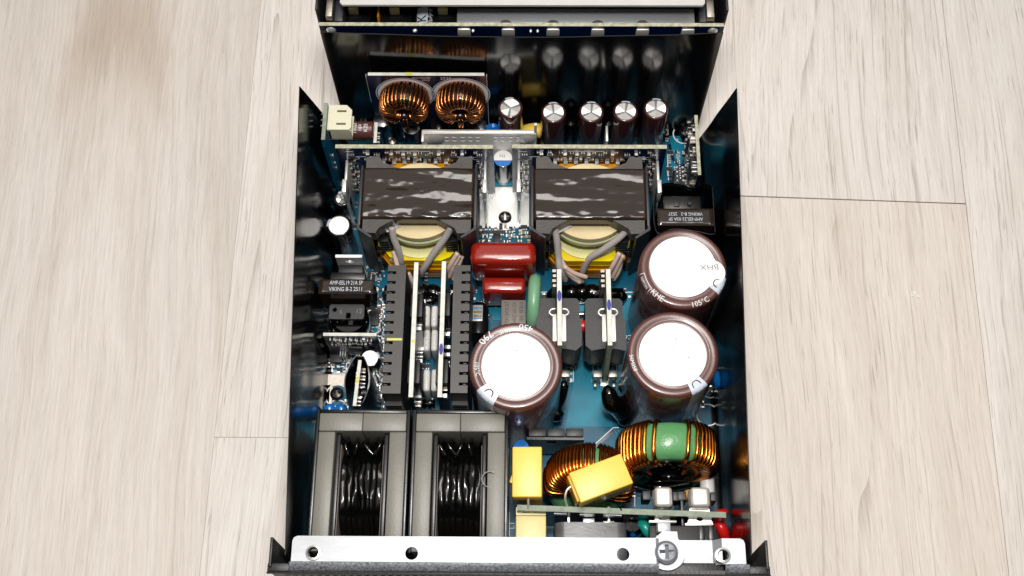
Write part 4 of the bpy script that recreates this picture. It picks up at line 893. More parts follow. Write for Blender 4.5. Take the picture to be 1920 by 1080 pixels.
# thin upright control board
zz = 31; xa, yq = P(606, 627, zz); xb = P(706, 628, zz)[0]
t = T_('control_board', 'thin pale-edged board standing below the small labelled transformer', 'circuit board', ((xa + xb) / 2, yq, ZB))
t.part('board', B().box(xa, xb, yq - .6, yq + .6, ZB + .2, zz), 'pcbdark', smooth=False); t.part('board_edge', B().box(xa - .02, xb + .02, yq - .63, yq + .63, zz, zz + .14), 'pcbedgew', smooth=False)
b = B()
for k in range(16): smd(b, xa + 3 + (k % 8) * 2.0, zz - 3 - (k // 8) * 4 - (k % 3) * .8, 0, 1.8, 1.0, .7, random.choice((0, 90)), random.choice((0, 1)), T=TR(0, yq - .6, 0) @ RX(90))
for k in range(6): b.box(xa + 4 + k * .95 + (3.5 if k > 2 else 0), xa + 4.35 + k * .95 + (3.5 if k > 2 else 0), yq - 2.6, yq - .6, ZB, ZB + 6, m=2)
t.part('surface_components', b, ['chip', 'smdcap', 'solder'], kind='stuff', smooth=False)
t.part('chip', B().box(xa + 7.5, xa + 13.5, yq - 1.8, yq - .6, 13, 21, .15), 'chip')
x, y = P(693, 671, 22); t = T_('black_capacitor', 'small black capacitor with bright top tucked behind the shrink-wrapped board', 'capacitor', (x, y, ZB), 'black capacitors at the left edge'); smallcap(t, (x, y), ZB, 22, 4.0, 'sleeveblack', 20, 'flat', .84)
# shrink wrapped upright board
t = T_('shrink_wrapped_board', 'narrow board standing inside a glossy black shrink tube by the left choke', 'circuit board', (*P(680, 720, 20), ZB)); zz = 36
p1, p2 = P(675, 672, zz), P(664, 762, zz)
d = (Vector(p2) - Vector(p1)); L_ = d.length; Tm = TR(*p1, 0) @ RZ(math.degrees(math.atan2(d.y, d.x)))
t.part('board', B().box(.5, L_ - .3, -.6, .6, ZB, zz - .6, T=Tm), 'pcbdark', smooth=False); t.part('board_edge', B().box(.5, L_ - .3, -.63, .63, zz - .6, zz - .45, T=Tm), 'pcbedgew', smooth=False)
t.part('marker_dot', B().box(7, 9.2, -.65, .65, zz - .45, zz - .35, T=Tm), 'marky')
b = B()
for k in range(7):
    for sy in (-1, 1): smd(b, 0, 0, 0, 1.7, 1.0, .9, 0, random.choice((0, 1)), T=Tm @ TR(2.5 + k * 2.4, sy * .6, zz - 4 - random.uniform(0, 6)) @ RX(-90 * sy))
t.part('surface_components', b, ['chip', 'smdcap', 'solder'], kind='stuff', smooth=False)
t.part('coil_can', B().cyl(0, 0, .6, 3.4, 2.4, 20, .5, T=Tm @ TR(11, 0, zz - 8) @ RX(-90)), 'sleeveblack')
def shrink(u, v):
    s_ = -.06 + 1.06 * u; wv = (.55 + 5.0 * math.sin(math.pi * min(1, max(0, s_ * .82 + .05))) ** .8)
    return s_, wv
b = B(); n = 28; outer = []
for side in (-1, 1):
    for i in range(n + 1):
        u = i / n if side < 0 else 1 - i / n; wv = 4.7 * math.sin(math.pi * (.07 + .83 * u)) ** .75
        outer.append((u * L_ - .6, side * wv))
inn = [(x * .97 + .3, y * .9) for x, y in outer]; k = len(outer)
vs = []
for (pl, z0) in ((outer, ZB), (outer, zz + 1.2), (inn, zz + 1.2), (inn, ZB)):
    for i, (x, y) in enumerate(pl):
        zq = z0 if z0 == ZB else z0 - 3.5 * (x / L_) ** 2 + .4 * noise.noise((x * .3, y * .4, 1))
        f = 1.25 if z0 == ZB else 1.0; vs.append((x, y * f, zq))
fsx = [(a * k + i, a * k + (i + 1) % k, ((a + 1) % 4) * k + (i + 1) % k, ((a + 1) % 4) * k + i) for a in range(3) for i in range(k)]
b.add(vs, fsx, Tm); t.part('shrink_tube', b, 'blackwire', ang=60)
b = B(); off = outer[n + 4:]; 
for sy in (-1, 1):
    b.tube([(x * .98 + .2, sy * abs(y) * .96, zz + 1.25 - 3.5 * (x / L_) ** 2) for x, y in outer[1:n - 1]], .13, 5, T=Tm)
t.part('tube_rim', b, 'clear' if False else 'inkgrey', ang=180)
for k, (px, lab) in enumerate(((616, 'blue coated capacitor tip behind the left corner of the left choke'), (638, 'blue coated capacitor tip beside the shrink-wrapped board'))):
    x, y = P(px, 768, 18); t = T_('blue_capacitor', lab, 'capacitor', (x, y, ZB), 'blue capacitors behind the chokes'); t.part('body', B().lathe([(0, -1.8), (1.8, -1.6), (2.5, -.5), (2.5, .5), (1.8, 1.6), (0, 1.8)], 24, TR(x, y + .3, 16) @ RX(30)), 'blue', ang=60); t.part('lead', B().tube([(x - 1, y - 1, 14), (x - 1, y - 1, ZB)], .3, 6), 'solder')

# ------------------------------------------------------------------ finned heatsinks and the boards between them
zz = 50
def sink(x0, x1, y0, y1, sgn, label, pal=None):
    t = T_('heatsink', label, 'heatsink', ((x0 + x1) / 2, (y0 + y1) / 2, ZB), 'black heatsinks on both sides of the twin boards'); n = 12; p = (y1 - y0 - 2.4) / n; d = 3.1
    a, c = (x0, x1) if sgn < 0 else (x1, x0)       # a = finned side
    pts = [(c, y0), (c, y1), (a, y1)]; y = y1 - 2.4
    for k in range(n):
        pts += [(a, y), (a - sgn * d, y), (a - sgn * d, y - 1.05), (a, y - 1.05)] if False else [(a, y), (a - sgn * d, y), (a - sgn * d, y - 1.1), (a, y - 1.1)]
        y -= p
    pts += [(a, y0)]
    b = B().prism(pts, ZB + 1, zz); t.part('extrusion', b, 'anod', smooth=False)
    b = B(); y = y1 - 2.4
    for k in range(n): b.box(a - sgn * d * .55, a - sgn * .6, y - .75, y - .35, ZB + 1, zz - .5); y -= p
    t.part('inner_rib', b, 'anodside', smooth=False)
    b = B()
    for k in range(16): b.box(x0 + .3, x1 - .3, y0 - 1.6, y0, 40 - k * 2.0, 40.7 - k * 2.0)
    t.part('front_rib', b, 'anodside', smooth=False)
    return t
s1 = sink(P(724, 600, zz)[0] - .3, P(757, 600, zz)[0], 67.6, 116.8, -1, 'black finned heatsink left of the twin boards, with a pale yellow marker stroke')
xa = s1.b.x; q = P(738, 636, zz); s1.part('marker_stroke', B().box(q[0] - 2.4, q[0] + 3.0, q[1] - .5, q[1] + .4, zz, zz + .06), 'marky')
sink(P(848, 600, zz)[0], P(878, 600, zz)[0] + .3, 67.9, 116.9, 1, 'black finned heatsink right of the twin boards, beside the red film capacitor')
for k, (pt, pb, lab) in enumerate((((781, 492), (770, 745), 'white-edged board right of the left heatsink, with an orange dot'), ((831, 490), (826, 745), 'white-edged board left of the right heatsink, with a blue ink mark'))):
    zz2 = 52; a, c = P(*pt, zz2), P(*pb, zz2); xx = (a[0] + c[0]) / 2; y0, y1 = c[1], a[1]
    t = T_('power_board', lab, 'circuit board', (xx, (y0 + y1) / 2, ZB), 'twin boards between the heatsinks')
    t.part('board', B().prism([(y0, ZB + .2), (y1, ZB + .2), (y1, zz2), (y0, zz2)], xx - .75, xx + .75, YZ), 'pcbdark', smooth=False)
    t.part('board_edge', B().box(xx - .8, xx + .8, y0, y1, zz2, zz2 + .2, .08), 'pcbedgew', smooth=False)
    q = P((778, 826)[k], (640, 655)[k], zz2); r = (.8, 2.2)[k]
    t.part('marker_dot', B().prism([(xx + (.7 if k == 0 else .72) * math.cos(a_), q[1] + r * math.sin(a_)) for a_ in [i * .5236 for i in range(12)]], zz2 + .2, zz2 + .26), ('marky', 'markb')[k])
    b = B(); sx = 1
    for j in range(14):
        smd(b, 0, 0, 0, 2.0, 1.3, 1.0, random.choice((0, 90)), random.choice((0, 1)), T=TR(xx + .75, y0 + 4 + j * 3.2, 42 - random.uniform(0, 14)) @ RY(90))
    t.part('surface_components', b, ['chip', 'smdcap', 'solder'], kind='stuff', smooth=False)
    for yy in (y1 - 14, y0 + 12):
        t.part('power_chip', B().box(xx + .75, xx + 2.2, yy - 4.5, yy + 4.5, 30, 45, .2), 'chip'); t.part('power_chip', B().box(xx - 2.2, xx - .75, yy - 4.5, yy + 4.5, 30, 45, .2), 'chip')
for k, py in enumerate((592, 637, 712)):
    x, y = P(807, py, 20); t = T_('bus_clip', 'pale slotted pad between the twin boards, %s' % ('farthest from the two large chokes', 'middle one of the three', 'nearest to the two large chokes')[k], 'metal pad', (x, y, ZB), 'metal pads between the twin boards')
    b = B(); 
    for sx in (-1, 1): b.box(x + sx * 1.55 - 1.25, x + sx * 1.55 + 1.25, y - 4.4, y + 4.4, ZB, 20, .9, seg=3)
    t.part('pad', b, 'white'); b = B()
    for sx in (-1, 1):
        for j in range(3): b.cyl(x + sx * 1.55, y - 2.2 + 2.2 * j, 19.95, 20.1, .28, 10)
    t.part('punch_mark', b, 'dullsteel')
for k, py in enumerate((565, 757)):
    x, y = P(804, py, 20); t = T_('rubber_spool', 'black ribbed spool between the twin boards, at the %s end' % ('transformer', 'choke')[k], 'spool', (x, y, ZB), 'black spools between the twin boards')
    t.part('spool', B().lathe([(0, -2.4), (1.6, -2.4), (2, -1.9), (2, -.9), (1.4, -.7), (1.4, -.2), (2, 0), (2, .9), (1.4, 1.1), (1.4, 1.5), (1.9, 1.8), (1.6, 2.4), (0, 2.4)], 22, TR(x, y, 20) @ RY(90)), 'glue', ang=60)
    t.part('stem', B().cyl(x, y, ZB, 18.2, .8, 10), 'solder')

# ------------------------------------------------------------------ film capacitors, green disc, bead
def pillow(x0, x1, y0, y1, z0, z1, e):
    b = bmesh.new(); bmesh.ops.create_cube(b, size=1)
    for v in b.verts: v.co = Vector(((x0 + x1) / 2 + v.co.x * (x1 - x0), (y0 + y1) / 2 + v.co.y * (y1 - y0), (z0 + z1) / 2 + v.co.z * (z1 - z0)))
    bmesh.ops.bevel(b, geom=b.edges[:], offset=e, segments=6, profile=.5, affect='EDGES'); q = B(); q.bm(b); return q
x0, x1 = P(882, 490, 33)[0], P(1005, 490, 33)[0]; y1 = P(940, 459, 32)[1]
t = T_('film_capacitor', 'large glossy red film capacitor between the two transformers', 'capacitor', ((x0 + x1) / 2, y1 - 5, 18), 'red film capacitors')
t.part('body', pillow(x0, x1, y1 - 9.4, y1, 17, 36, 2.6), 'red', ang=180)
for xx in (x0 + 1.5, x1 - 2): t.part('lead', B().tube([(xx, y1 - 7, 18), (xx + .3, y1 - 8, 13), (xx, y1 - 8, ZB)], .75, 8, 4), 'blackwire')
x0, x1 = P(904, 545, 24)[0], P(985, 545, 24)[0]; y1 = P(940, 521, 24)[1]
t = T_('film_capacitor', 'smaller red film capacitor with embossed lettering below the large red one', 'capacitor', ((x0 + x1) / 2, y1 - 3, ZB), 'red film capacitors')
t.part('body', pillow(x0, x1, y1 - 6.6, y1, 10.5, 25.5, 1.6), 'red', ang=180)
b = B(); text(b, 'JWC', 2.4, front((x0 + x1) / 2, y1 - 6.65, 20.3)); text(b, 'MKV474J', 2.4, front((x0 + x1) / 2, y1 - 6.65, 16.6)); t.part('lettering', b, 'red', smooth=False)
t.part('lead', B().cyl(x0 + 2, y1 - 3, ZB, 11, .5, 8).cyl(x1 - 2, y1 - 3, ZB, 11, .5, 8), 'solder')
x, y = P(1001, 500, 30); q = P(999, 600, 16)
t = T_('green_disc', 'pale green disc varistor standing edge-on beside the red film capacitor', 'varistor', (x, 112, ZB))
Tm = TR(P(1001, 540, 24)[0], 113, 22) @ RZ(-3) @ RY(90) 
t.part('body', B().lathe([(0, -2.5), (9.5, -2.4), (11.2, -1.8), (12, 0), (11.2, 1.8), (9.5, 2.4), (0, 2.5)], 40, Tm), 'green', ang=180)
t.part('lead', B().cyl(P(1001, 540, 24)[0], 108, ZB, 12, .5, 8).cyl(P(1001, 540, 24)[0], 117, ZB, 12, .5, 8), 'solder')
zz = 26; a, c = P(940, 562, zz), P(986, 640, zz); t = T_('box_capacitor', 'grey-brown box capacitor with printed lettering behind the left large capacitor', 'capacitor', ((a[0] + c[0]) / 2, (a[1] + c[1]) / 2, ZB))
x0, x1, y0, y1 = a[0], c[0], c[1] + 1.5, a[1]; t.part('body', B().box(x0, x1, y0, y1, ZB + .3, zz, .3), 'brownbox')
b = B()
for s_, f, dy in (('JY32F-G31', .22, -5), ('X2 1M 250VAC', .52, -5), ('MEB 3E LE', .8, -5)): text(b, s_, 1.9, (lambda u, v, f=f: (x0 + (x1 - x0) * f + v, y1 - 6.5 - u, zz + .05)), width=11)
t.part('lettering', b, 'chip', smooth=False)
x, y = P(897, 598, 20); t = T_('shiny_bead', 'small dark bead with an iridescent window right of the right heatsink', 'bead', (x, y, ZB))
t.part('body', B().lathe([(0, -8), (3.0, -8), (3.9, -6), (3.9, 6), (3.0, 8), (0, 8)], 24, TR(x, y - .5, 18) @ RX(70)), 'blackwire', ang=60)
b = B().box(-1.9, 1.9, -4.0, 4.0, 0, .5, .24, T=TR(x - .2, y + 1.6, 21.6) @ RX(-18)); t.part('window', b, 'tin')
b = B()
for k, mk in enumerate((0, 1, 2, 1, 2, 0)): b.box(-1.6, 1.6, -3.0 + k, -2.4 + k, .5, .56, T=TR(x - .2, y + 1.6, 21.6) @ RX(-18), m=mk)
t.part('coloured_turn', b, ['blue', 'copper', 'green'])
# ------------------------------------------------------------------ three large capacitors
ZC = 58
bigcap('large brown capacitor with a round white sticker marked BHX, nearest the right transformer', P(1281, 502, ZC), 15.75, ZC, (-40, -14), [('KHE', 228, 14.5, 2.9), ('105\u00b0C', 292, 14.5, 2.7)], dots=False, sticker=True)
c1 = P(1281, 502, ZC)
bigcap('large brown capacitor marked 56M058, in front of the capacitor with the white sticker', P(1262, 663, ZC), 16.0, ZC, (-68, -44), [('56M058', 194, 14.6, 1.9)])
bigcap('large brown capacitor marked 450 790 on the rim, right of the right heatsink', P(967, 685, ZC), 16.2, ZC, (214, 242), [('450', 76, 14.5, 3.4), ('790', 136, 14.7, 3.8), ('KHE', 108, 13.2, 2.1), ('105\u00b0C', 186, 13.6, 2.1)])
x, y = c1; t = T_('round_sticker', 'round white sticker with a side tab marked BHX on a large capacitor top', 'sticker', (x, y, ZC))
mc, mr = Vector((x - .2, y + .3)), 11.9; q = Vector(P(1334, 511, ZC)); tr_ = 4.9; bx = math.atan2(q.y - mc.y, q.x - mc.x)
pm = [mc + mr * Vector((math.cos(bx + math.radians(k)), math.sin(bx + math.radians(k)))) for k in range(0, 360, 4)]; pm = [p for p in pm if (p - q).length > tr_ + .1]
pt = [q + tr_ * Vector((math.cos(bx + math.radians(k)), math.sin(bx + math.radians(k)))) for k in range(-176, 180, 8)]; pt = [p for p in pt if (p - mc).length > mr + .1]
pts = [(p.x, p.y) for p in pm + pt]
t.part('paper', B().prism(pts, ZC + .1, ZC + .2), 'paper', smooth=False)
b = B(); text(b, 'BHX', 3.0, flat(*P(1330, 501, ZC), ZC + .24, math.pi + .05), width=6.6); text(b, '-', 2.4, flat(*P(1307, 500, ZC), ZC + .24, math.pi)); t.part('lettering', b, 'inkgrey', smooth=False)
b = B(); R_ = 15.75
for pth in ([(1.6, 190), (-1.4, 190), (-1.4, 213), (1.6, 213)],):
    P3 = []
    for i in range(15):
        a_ = math.radians(189 + 26 * i / 14); r = R_ - 1.6; P3.append((x + r * math.cos(a_), y + r * math.sin(a_), rim_z(r, R_, ZC) + .08))
    b.tube(P3, .13, 4); P3 = []
    for a_ in (189, 215):
        P3 = []
        for i in range(6):
            r = R_ - 1.6 + .32 * i; a2 = math.radians(a_); P3.append((x + r * math.cos(a2), y + r * math.sin(a2), rim_z(min(r, R_ - .01), R_, ZC) + .08))
        b.tube(P3, .13, 4)
text(b, 'NIPPON', 1.4, (lambda u, v: (x + (R_ - .35 - v * .8) * math.cos(math.radians(202) + u / R_), y + (R_ - .35 - v * .8) * math.sin(math.radians(202) + u / R_), rim_z(R_ - .35 - v * .8, R_, ZC) + .09)))
t2 = [o for o in bpy.data.objects if o.name.startswith('electrolytic_capacitor') and not o.name.endswith(('001', '002'))][0]
o = b.build('maker_mark', 'silk', t2, (x, y, ZB), smooth=False)

# ------------------------------------------------------------------ two upright boards with black packages
def devboard(px0, label, pl):
    zz = 44; a, c = P(px0[0], 505, zz), P(px0[1], 648, zz); xx = (a[0] + c[0]) / 2; y1, y0 = a[1], c[1]
    t = T_('rectifier_board', label, 'circuit board', (xx, (y0 + y1) / 2, ZB), 'upright boards with black packages')
    t.part('board', B().prism([(y0 - 3, ZB + .2), (y1, ZB + .2), (y1, zz), (y0, zz), (y0 - 3, zz - 24)], xx - .8, xx + .8, YZ), 'emiedge', smooth=False)
    t.part('board_edge', B().box(xx - .85, xx + .85, y0, y1, zz, zz + .2, .08), 'pcbedgew', smooth=False)
    q = P(px0[0], (555, 572)[pl], zz); t.part('marker_dot', B().prism([(xx + .78 * math.cos(a_), q[1] + 2.2 * math.sin(a_)) for a_ in [i * .5236 for i in range(12)]], zz + .2, zz + .26), 'markb')
    ya = P(1050, 655, 36)[1]; yb_ = P(1050, 597, 36)[1]; yc_ = P(1050, 562, 30)[1]
    for sx in (-1, 1):
        w1_ = 8.4 if (sx < 0) == (pl == 1) or pl == 0 else 6.6
        b = B().prism([(xx + sx * 1.0, ya + .6), (xx + sx * 6.2, ya - .4), (xx + sx * w1_, ya + 1.6), (xx + sx * w1_, yb_), (xx + sx * 1.0, yb_)][::(1 if sx > 0 else -1)], 20, 36)
        t.part('package', b, 'plasgrey', ang=15)
        b = B().prism([(xx + sx * 1.0, yb_ + .4), (xx + sx * (w1_ - .4), yb_ + .4), (xx + sx * (w1_ - .4), yc_ - .6), (xx + sx * (w1_ - 1.6), yc_ + .6), (xx + sx * 1.0, yc_ + .6)][::(1 if sx > 0 else -1)], 14, 30)
        t.part('package', b, 'plasgrey', ang=15)
        t.part('metal_tab', B().box(xx + sx * .95, xx + sx * 2.5, ya + 1.2, yb_ - .6, 30, 41.5, .2), 'nickel')
        b = B(); zq = 38
        p = [V(*q) for q in ((1046 + sx * 5, 590, zq), (1046 + sx * 13, 591, zq), (1046 + sx * 18, 586, zq), (1046 + sx * 14, 580, zq), (1046 + sx * 6, 579, zq))]
        dx = xx - P(1046, 585, zq)[0]; b.tube([(v.x + dx, v.y, v.z) for v in p], .42, 7, 3); t.part('wire_clip', b, 'tin', ang=180)
        b = B()
        if sx < 0:
            for k in range(4): b.box(xx - 1.0, xx - 2.2 - .2 * (k % 2), yc_ + 1.5 + 2.0 * k, yc_ + 2.6 + 2.0 * k, 26, 39)
        b.box(xx + sx * 1.2, xx + sx * 4.6, ya - 4.2, ya - 1.5, ZB, 17, .2); b.box(xx + sx * 3, xx + sx * 4.2, ya - 6.4, ya - 5, ZB, 12, .2)
        t.part('lead', b, 'dullsteel')
    t.part('copper_foot', B().box(xx - 1.6, xx + 1.6, y0 - 4.6, y0 - 2.6, ZB, 11.5, .2), 'tin')
devboard((1050, 1048), 'upright board with black packages on both sides, nearer the left large capacitor', 0)
devboard((1142, 1142), 'upright board with black packages on both sides, nearer the right large capacitors', 1)
a, c = V(1076, 612, 27), V(1114, 612, 27); t = T_('red_resistor', 'red cylinder resistor lying between the two upright boards with black packages', 'resistor', (*((a + c) / 2)[:2], ZB))
t.part('body', B().cyl(0, 0, 0, (c - a).length, 2.3, 24, .5, T=TR(*a) @ RY(90)), 'redwire'); t.part('lead', B().tube([(a.x, a.y, a.z), (a.x - 1, a.y, a.z - 2), (a.x - 1, a.y, ZB)], .4, 6, 3), 'solder')
a = V(1090, 588, 10); t = T_('silver_jumper', 'silver bar lying on the board behind the red resistor', 'metal bar', (a.x, a.y, ZB)); t.part('bar', B().cyl(0, 0, -9, 9, 1.1, 14, .3, T=TR(a.x, a.y, ZB + 1.2) @ RY(90)), 'alucan')
# black drops
a, m_, c = V(1057, 722, 24), V(1052, 745, 20), V(1042, 776, 16)
t = T_('black_thermistor', 'black club-shaped thermistor leaning beside the left large capacitor', 'thermistor', (c.x, c.y, ZB))
t.part('body', B().tube([(a.x + .2, a.y + 1.0, a.z), (a.x, a.y, a.z), (m_.x, m_.y, m_.z), (c.x + .3, c.y + 2.4, c.z + 1), (c.x, c.y, c.z), (c.x, c.y - 2.2, c.z - 1), (c.x, c.y - 2.8, c.z - 1.2)], [.4, 2.0, 2.1, 2.3, 3.4, 2.2, .2], 18, 6), 'glue', ang=180)
t.part('lead', B().cyl(c.x, c.y, ZB, 14, .5, 8), 'solder')
a, c = V(1141, 732, 26), V(1168, 790, 12)
t = T_('black_disc_varistor', 'glossy black bean-shaped varistor leaning against the front right large capacitor', 'varistor', (c.x, c.y, ZB))
t.part('body', B().tube([(a.x - .3, a.y + 2.2, a.z), (a.x, a.y, a.z - 1), (a.x + 1.3, a.y - 3.5, a.z - 3.5), ((a.x + c.x) / 2 + .2, (a.y + c.y) / 2, 19), (c.x - .6, c.y + 2.5, 14.5), (c.x + .4, c.y - .4, 12), (c.x + .6, c.y - 1.6, 11)], [.2, 2.8, 3.6, 3.8, 3.5, 2.2, .3], 20, 6), 'glue', ang=180)
a, c = V(1172, 725, 26), V(1190, 785, 10); t = T_('black_lead_sleeve', 'thin black sleeve between the black varistor and the front right large capacitor', 'sleeve', (c.x, c.y, ZB)); t.part('body', B().tube([a + Vector((-1, 0, 0)), (a + c) / 2 + Vector((-.6, 0, 2)), c + Vector((-1.2, 0, 0))], 1.7, 12, 6), 'glue', ang=180)
# bridge rectifier
zz = 31; x0, x1 = P(990, 806, zz)[0], P(1095, 806, zz)[0]; y1, y0 = P(1040, 803, zz)[1], P(1040, 818, zz)[1]
t = T_('bridge_rectifier', 'black three-section bridge rectifier standing behind the yellow box capacitors', 'rectifier', ((x0 + x1) / 2, y0, ZB))
w_ = (x1 - x0) / 3
for k in range(3): t.part('section', B().box(x0 + k * w_ + .25, x0 + (k + 1) * w_ - .25, y0, y1, ZB + 2, zz, .25), 'plasgrey')
xm = x0 + 8.6; t.part('front_plate', B().plate([(x0 - .4, ZB + 2), (x1 + .1, ZB + 2), (x1 + .1, zz - 1.2), (x0 - .4, zz - 1.2)], [[(xm + 1.9 * math.cos(a_), zz - 4.2 + 1.7 * math.sin(a_)) for a_ in [i * .2618 for i in range(24)]]], -y0 + .0, -y0 + 1.0, XZ), 'plasblack', smooth=False)
t.part('lead', B().box(x0 + 2, x0 + 3.4, y0 - .4, y0 + .6, ZB, ZB + 2).box(x0 + 8, x0 + 9.4, y0 - .4, y0 + .6, ZB, ZB + 2).box(x1 - 3, x1 - 1.6, y0 - .4, y0 + .6, ZB, ZB + 2), 'solder')
x, y = P(967, 800, 14); t = T_('black_film_capacitor', 'black capacitor at the foot of the left large capacitor, by the right choke', 'capacitor', (x, y, ZB)); t.part('body', pillow(x - 3, x + 6, y - 6, y + 1, ZB, 17, 1.2), 'anodside', ang=180)
x, y = P(978, 775, 22); t = T_('blue_capacitor', 'blue coated capacitor under the front edge of the left large capacitor', 'capacitor', (x, y, ZB), 'blue capacitors'); t.part('body', B().lathe([(0, -1.6), (2.4, -1.3), (3, 0), (2.4, 1.3), (0, 1.6)], 24, TR(x - .4, y - 4.5, 20) @ RX(50)), 'blue', ang=60)
x, y = P(1342, 708, 26); t = T_('blue_capacitor', 'blue coated capacitor showing at the right of the front right large capacitor', 'capacitor', (x, y, ZB), 'blue capacitors'); t.part('body', B().lathe([(0, -1.8), (2.8, -1.5), (3.8, 0), (2.8, 1.5), (0, 1.8)], 24, TR(x + .4, y, 24) @ RY(70)), 'blue', ang=60); t.part('lead', B().cyl(x + .4, y, ZB, 21, .4, 8), 'solder')
x, y = P(977, 834, 30); t = T_('blue_capacitor', 'blue coated capacitor peeking out behind the left yellow box', 'capacitor', (x, y, ZB), 'blue capacitors'); t.part('body', B().lathe([(0, -1.8), (2.8, -1.5), (3.2, 0), (2.8, 1.5), (0, 1.8)], 24, TR(x, y - 1, 28.5)), 'blue', ang=60); t.part('lead', B().cyl(x, y - 1, ZB, 27, .4, 8), 'solder')

# ------------------------------------------------------------------ wrapped transformer at the right, upright control board
zz = 40; x0, x1 = P(1234, 405, zz)[0], P(1337, 405, zz)[0]; y0, y1 = P(1290, 421, zz)[1], P(1290, 391, zz)[1]; cx = (x0 + x1) / 2
t = T_('wrapped_transformer', 'black transformer with upside-down white lettering inside dark film, behind the sticker capacitor', 'transformer', (cx, y0, ZB))
label_trafo(t, cx, y0, y1, x0, x1, zz, ('AMP-EEL22 03A SP', 'VIKING B-2   2527'), 1.9, True)
t.part('bobbin', B().box(cx - 8, cx + 7, y1 + .4, y1 + 7.5, ZB, zz - 3.5, .8), 'plasblack')
t.part('bobbin_boss', B().cyl(cx + 2.2, y1 + 3.5, zz - 3.5, zz - 2.4, .9, 14, .3).box(cx - 3.8, cx - 1.6, y1 + 2.4, y1 + 4.8, zz - 3.5, zz - 2.8, .2), 'plasgrey')
outl = [(1232, 350), (1250, 341), (1275, 343), (1300, 350), (1322, 342), (1345, 350), (1356, 372), (1358, 405), (1352, 428), (1335, 437), (1300, 430), (1260, 428), (1236, 436), (1228, 420), (1226, 385)]
pl = [Vector((*P(x, y, zz), 0)) for x, y in outl]; pc = sum(pl, Vector()) / len(pl)
sm = []
for i in range(len(pl)):
    a, b_, c, d = (pl[(i + k) % len(pl)] for k in (-1, 0, 1, 2))
    for u in (0, .25, .5, .75): sm.append(.5 * ((2 * b_) + (c - a) * u + (2 * a - 5 * b_ + 4 * c - d) * u * u + (3 * b_ - a - 3 * c + d) * u ** 3))
b = B(); k = len(sm); vs = []
for f, z_ in ((1.0, ZB), (1.0, zz - 1.5), (.985, zz - .6), (.96, zz - .9), (.93, zz - 4), (.9, zz - 8)):
    for p in sm: q = pc + (p - pc) * f; vs.append((min(q.x, 74.2 if z_ > 20 else 73.5), q.y, z_ + (.5 * noise.noise((q.x * .2, q.y * .2, 4)) if z_ > 20 else 0)))
b.add(vs, [(r * k + i, r * k + (i + 1) % k, (r + 1) * k + (i + 1) % k, (r + 1) * k + i) for r in range(5) for i in range(k)])
t.part('film_wrap', b, 'dividerfilm', ang=70)
t.part('film_rim_glint', B().tube([(min(p.x, 74.0), p.y, zz - 1.1 + .5 * noise.noise((p.x * .2, p.y * .2, 4))) for p in sm], .14, 5, closed=True), 'plate', ang=180)  # thin paler tube added as the highlight along the film's rim
zz = 46; p1, p2 = P(1305, 212, zz), P(1314, 342, zz - 6); xx = P(1307, 260, zz)[0]
t = T_('side_control_board', 'upright board crowded with small parts along the right side sheet', 'circuit board', (xx, (p1[1] + p2[1]) / 2, ZB))
t.part('board', B().box(xx - .5, xx + .7, p2[1], p1[1] - 1, ZB + .2, zz), 'pcbdark', smooth=False); t.part('board_edge', B().box(xx - .53, xx + .73, p2[1], p1[1] - 1, zz, zz + .12), 'pcbedge', smooth=False)
b = B(); random.seed(21); L_ = p1[1] - 1 - p2[1]
for k in range(64):
    smd(b, 0, 0, 0, random.choice((1.8, 2.2)), random.choice((1.1, 1.5)), random.choice((.8, 1.6, 2.0)), random.choice((0, 90)), random.choice((0, 0, 1)), T=TR(xx - .5, p2[1] + 1.5 + random.random() * (L_ - 3), zz - 1.5 - random.random() * 24) @ RY(-90))
for k in range(8): b.box(xx - 5.4, xx - 5.0, p2[1] + 6 + k * 1.1, p2[1] + 6.4 + k * 1.1, 26, 32, m=2)
t.part('surface_components', b, ['chip', 'smdcap', 'solder'], kind='stuff', smooth=False)
t.part('chip', B().box(xx - 2.6, xx - .5, p2[1] + 3, p2[1] + 9, 32, 43, .15), 'plasgrey'); t.part('chip', B().box(xx - 2.0, xx - .5, p2[1] + 14, p2[1] + 22, 26, 38, .15), 'chip'); t.part('chip', B().box(xx - 3.4, xx - .5, p2[1] + 24, p2[1] + 27, 36, 44, .3), 'sleeveblack')
x, y = P(1275, 328, 22); t = T_('pin_header', 'black pin header with tiny silver pins beside the upright board at the right', 'pin header', (x, y, ZB)); t.part('housing', B().box(x - 2.2, x + 2.2, y - 4.2, y + 4.2, ZB, 18, .2), 'plasblack')
b = B()
for i in range(2):
    for j in range(4): b.box(x - 1.5 + i * 2.2, x - .7 + i * 2.2, y - 3.4 + j * 2, y - 2.6 + j * 2, 18, 23)
t.part('pin', b, 'solder')

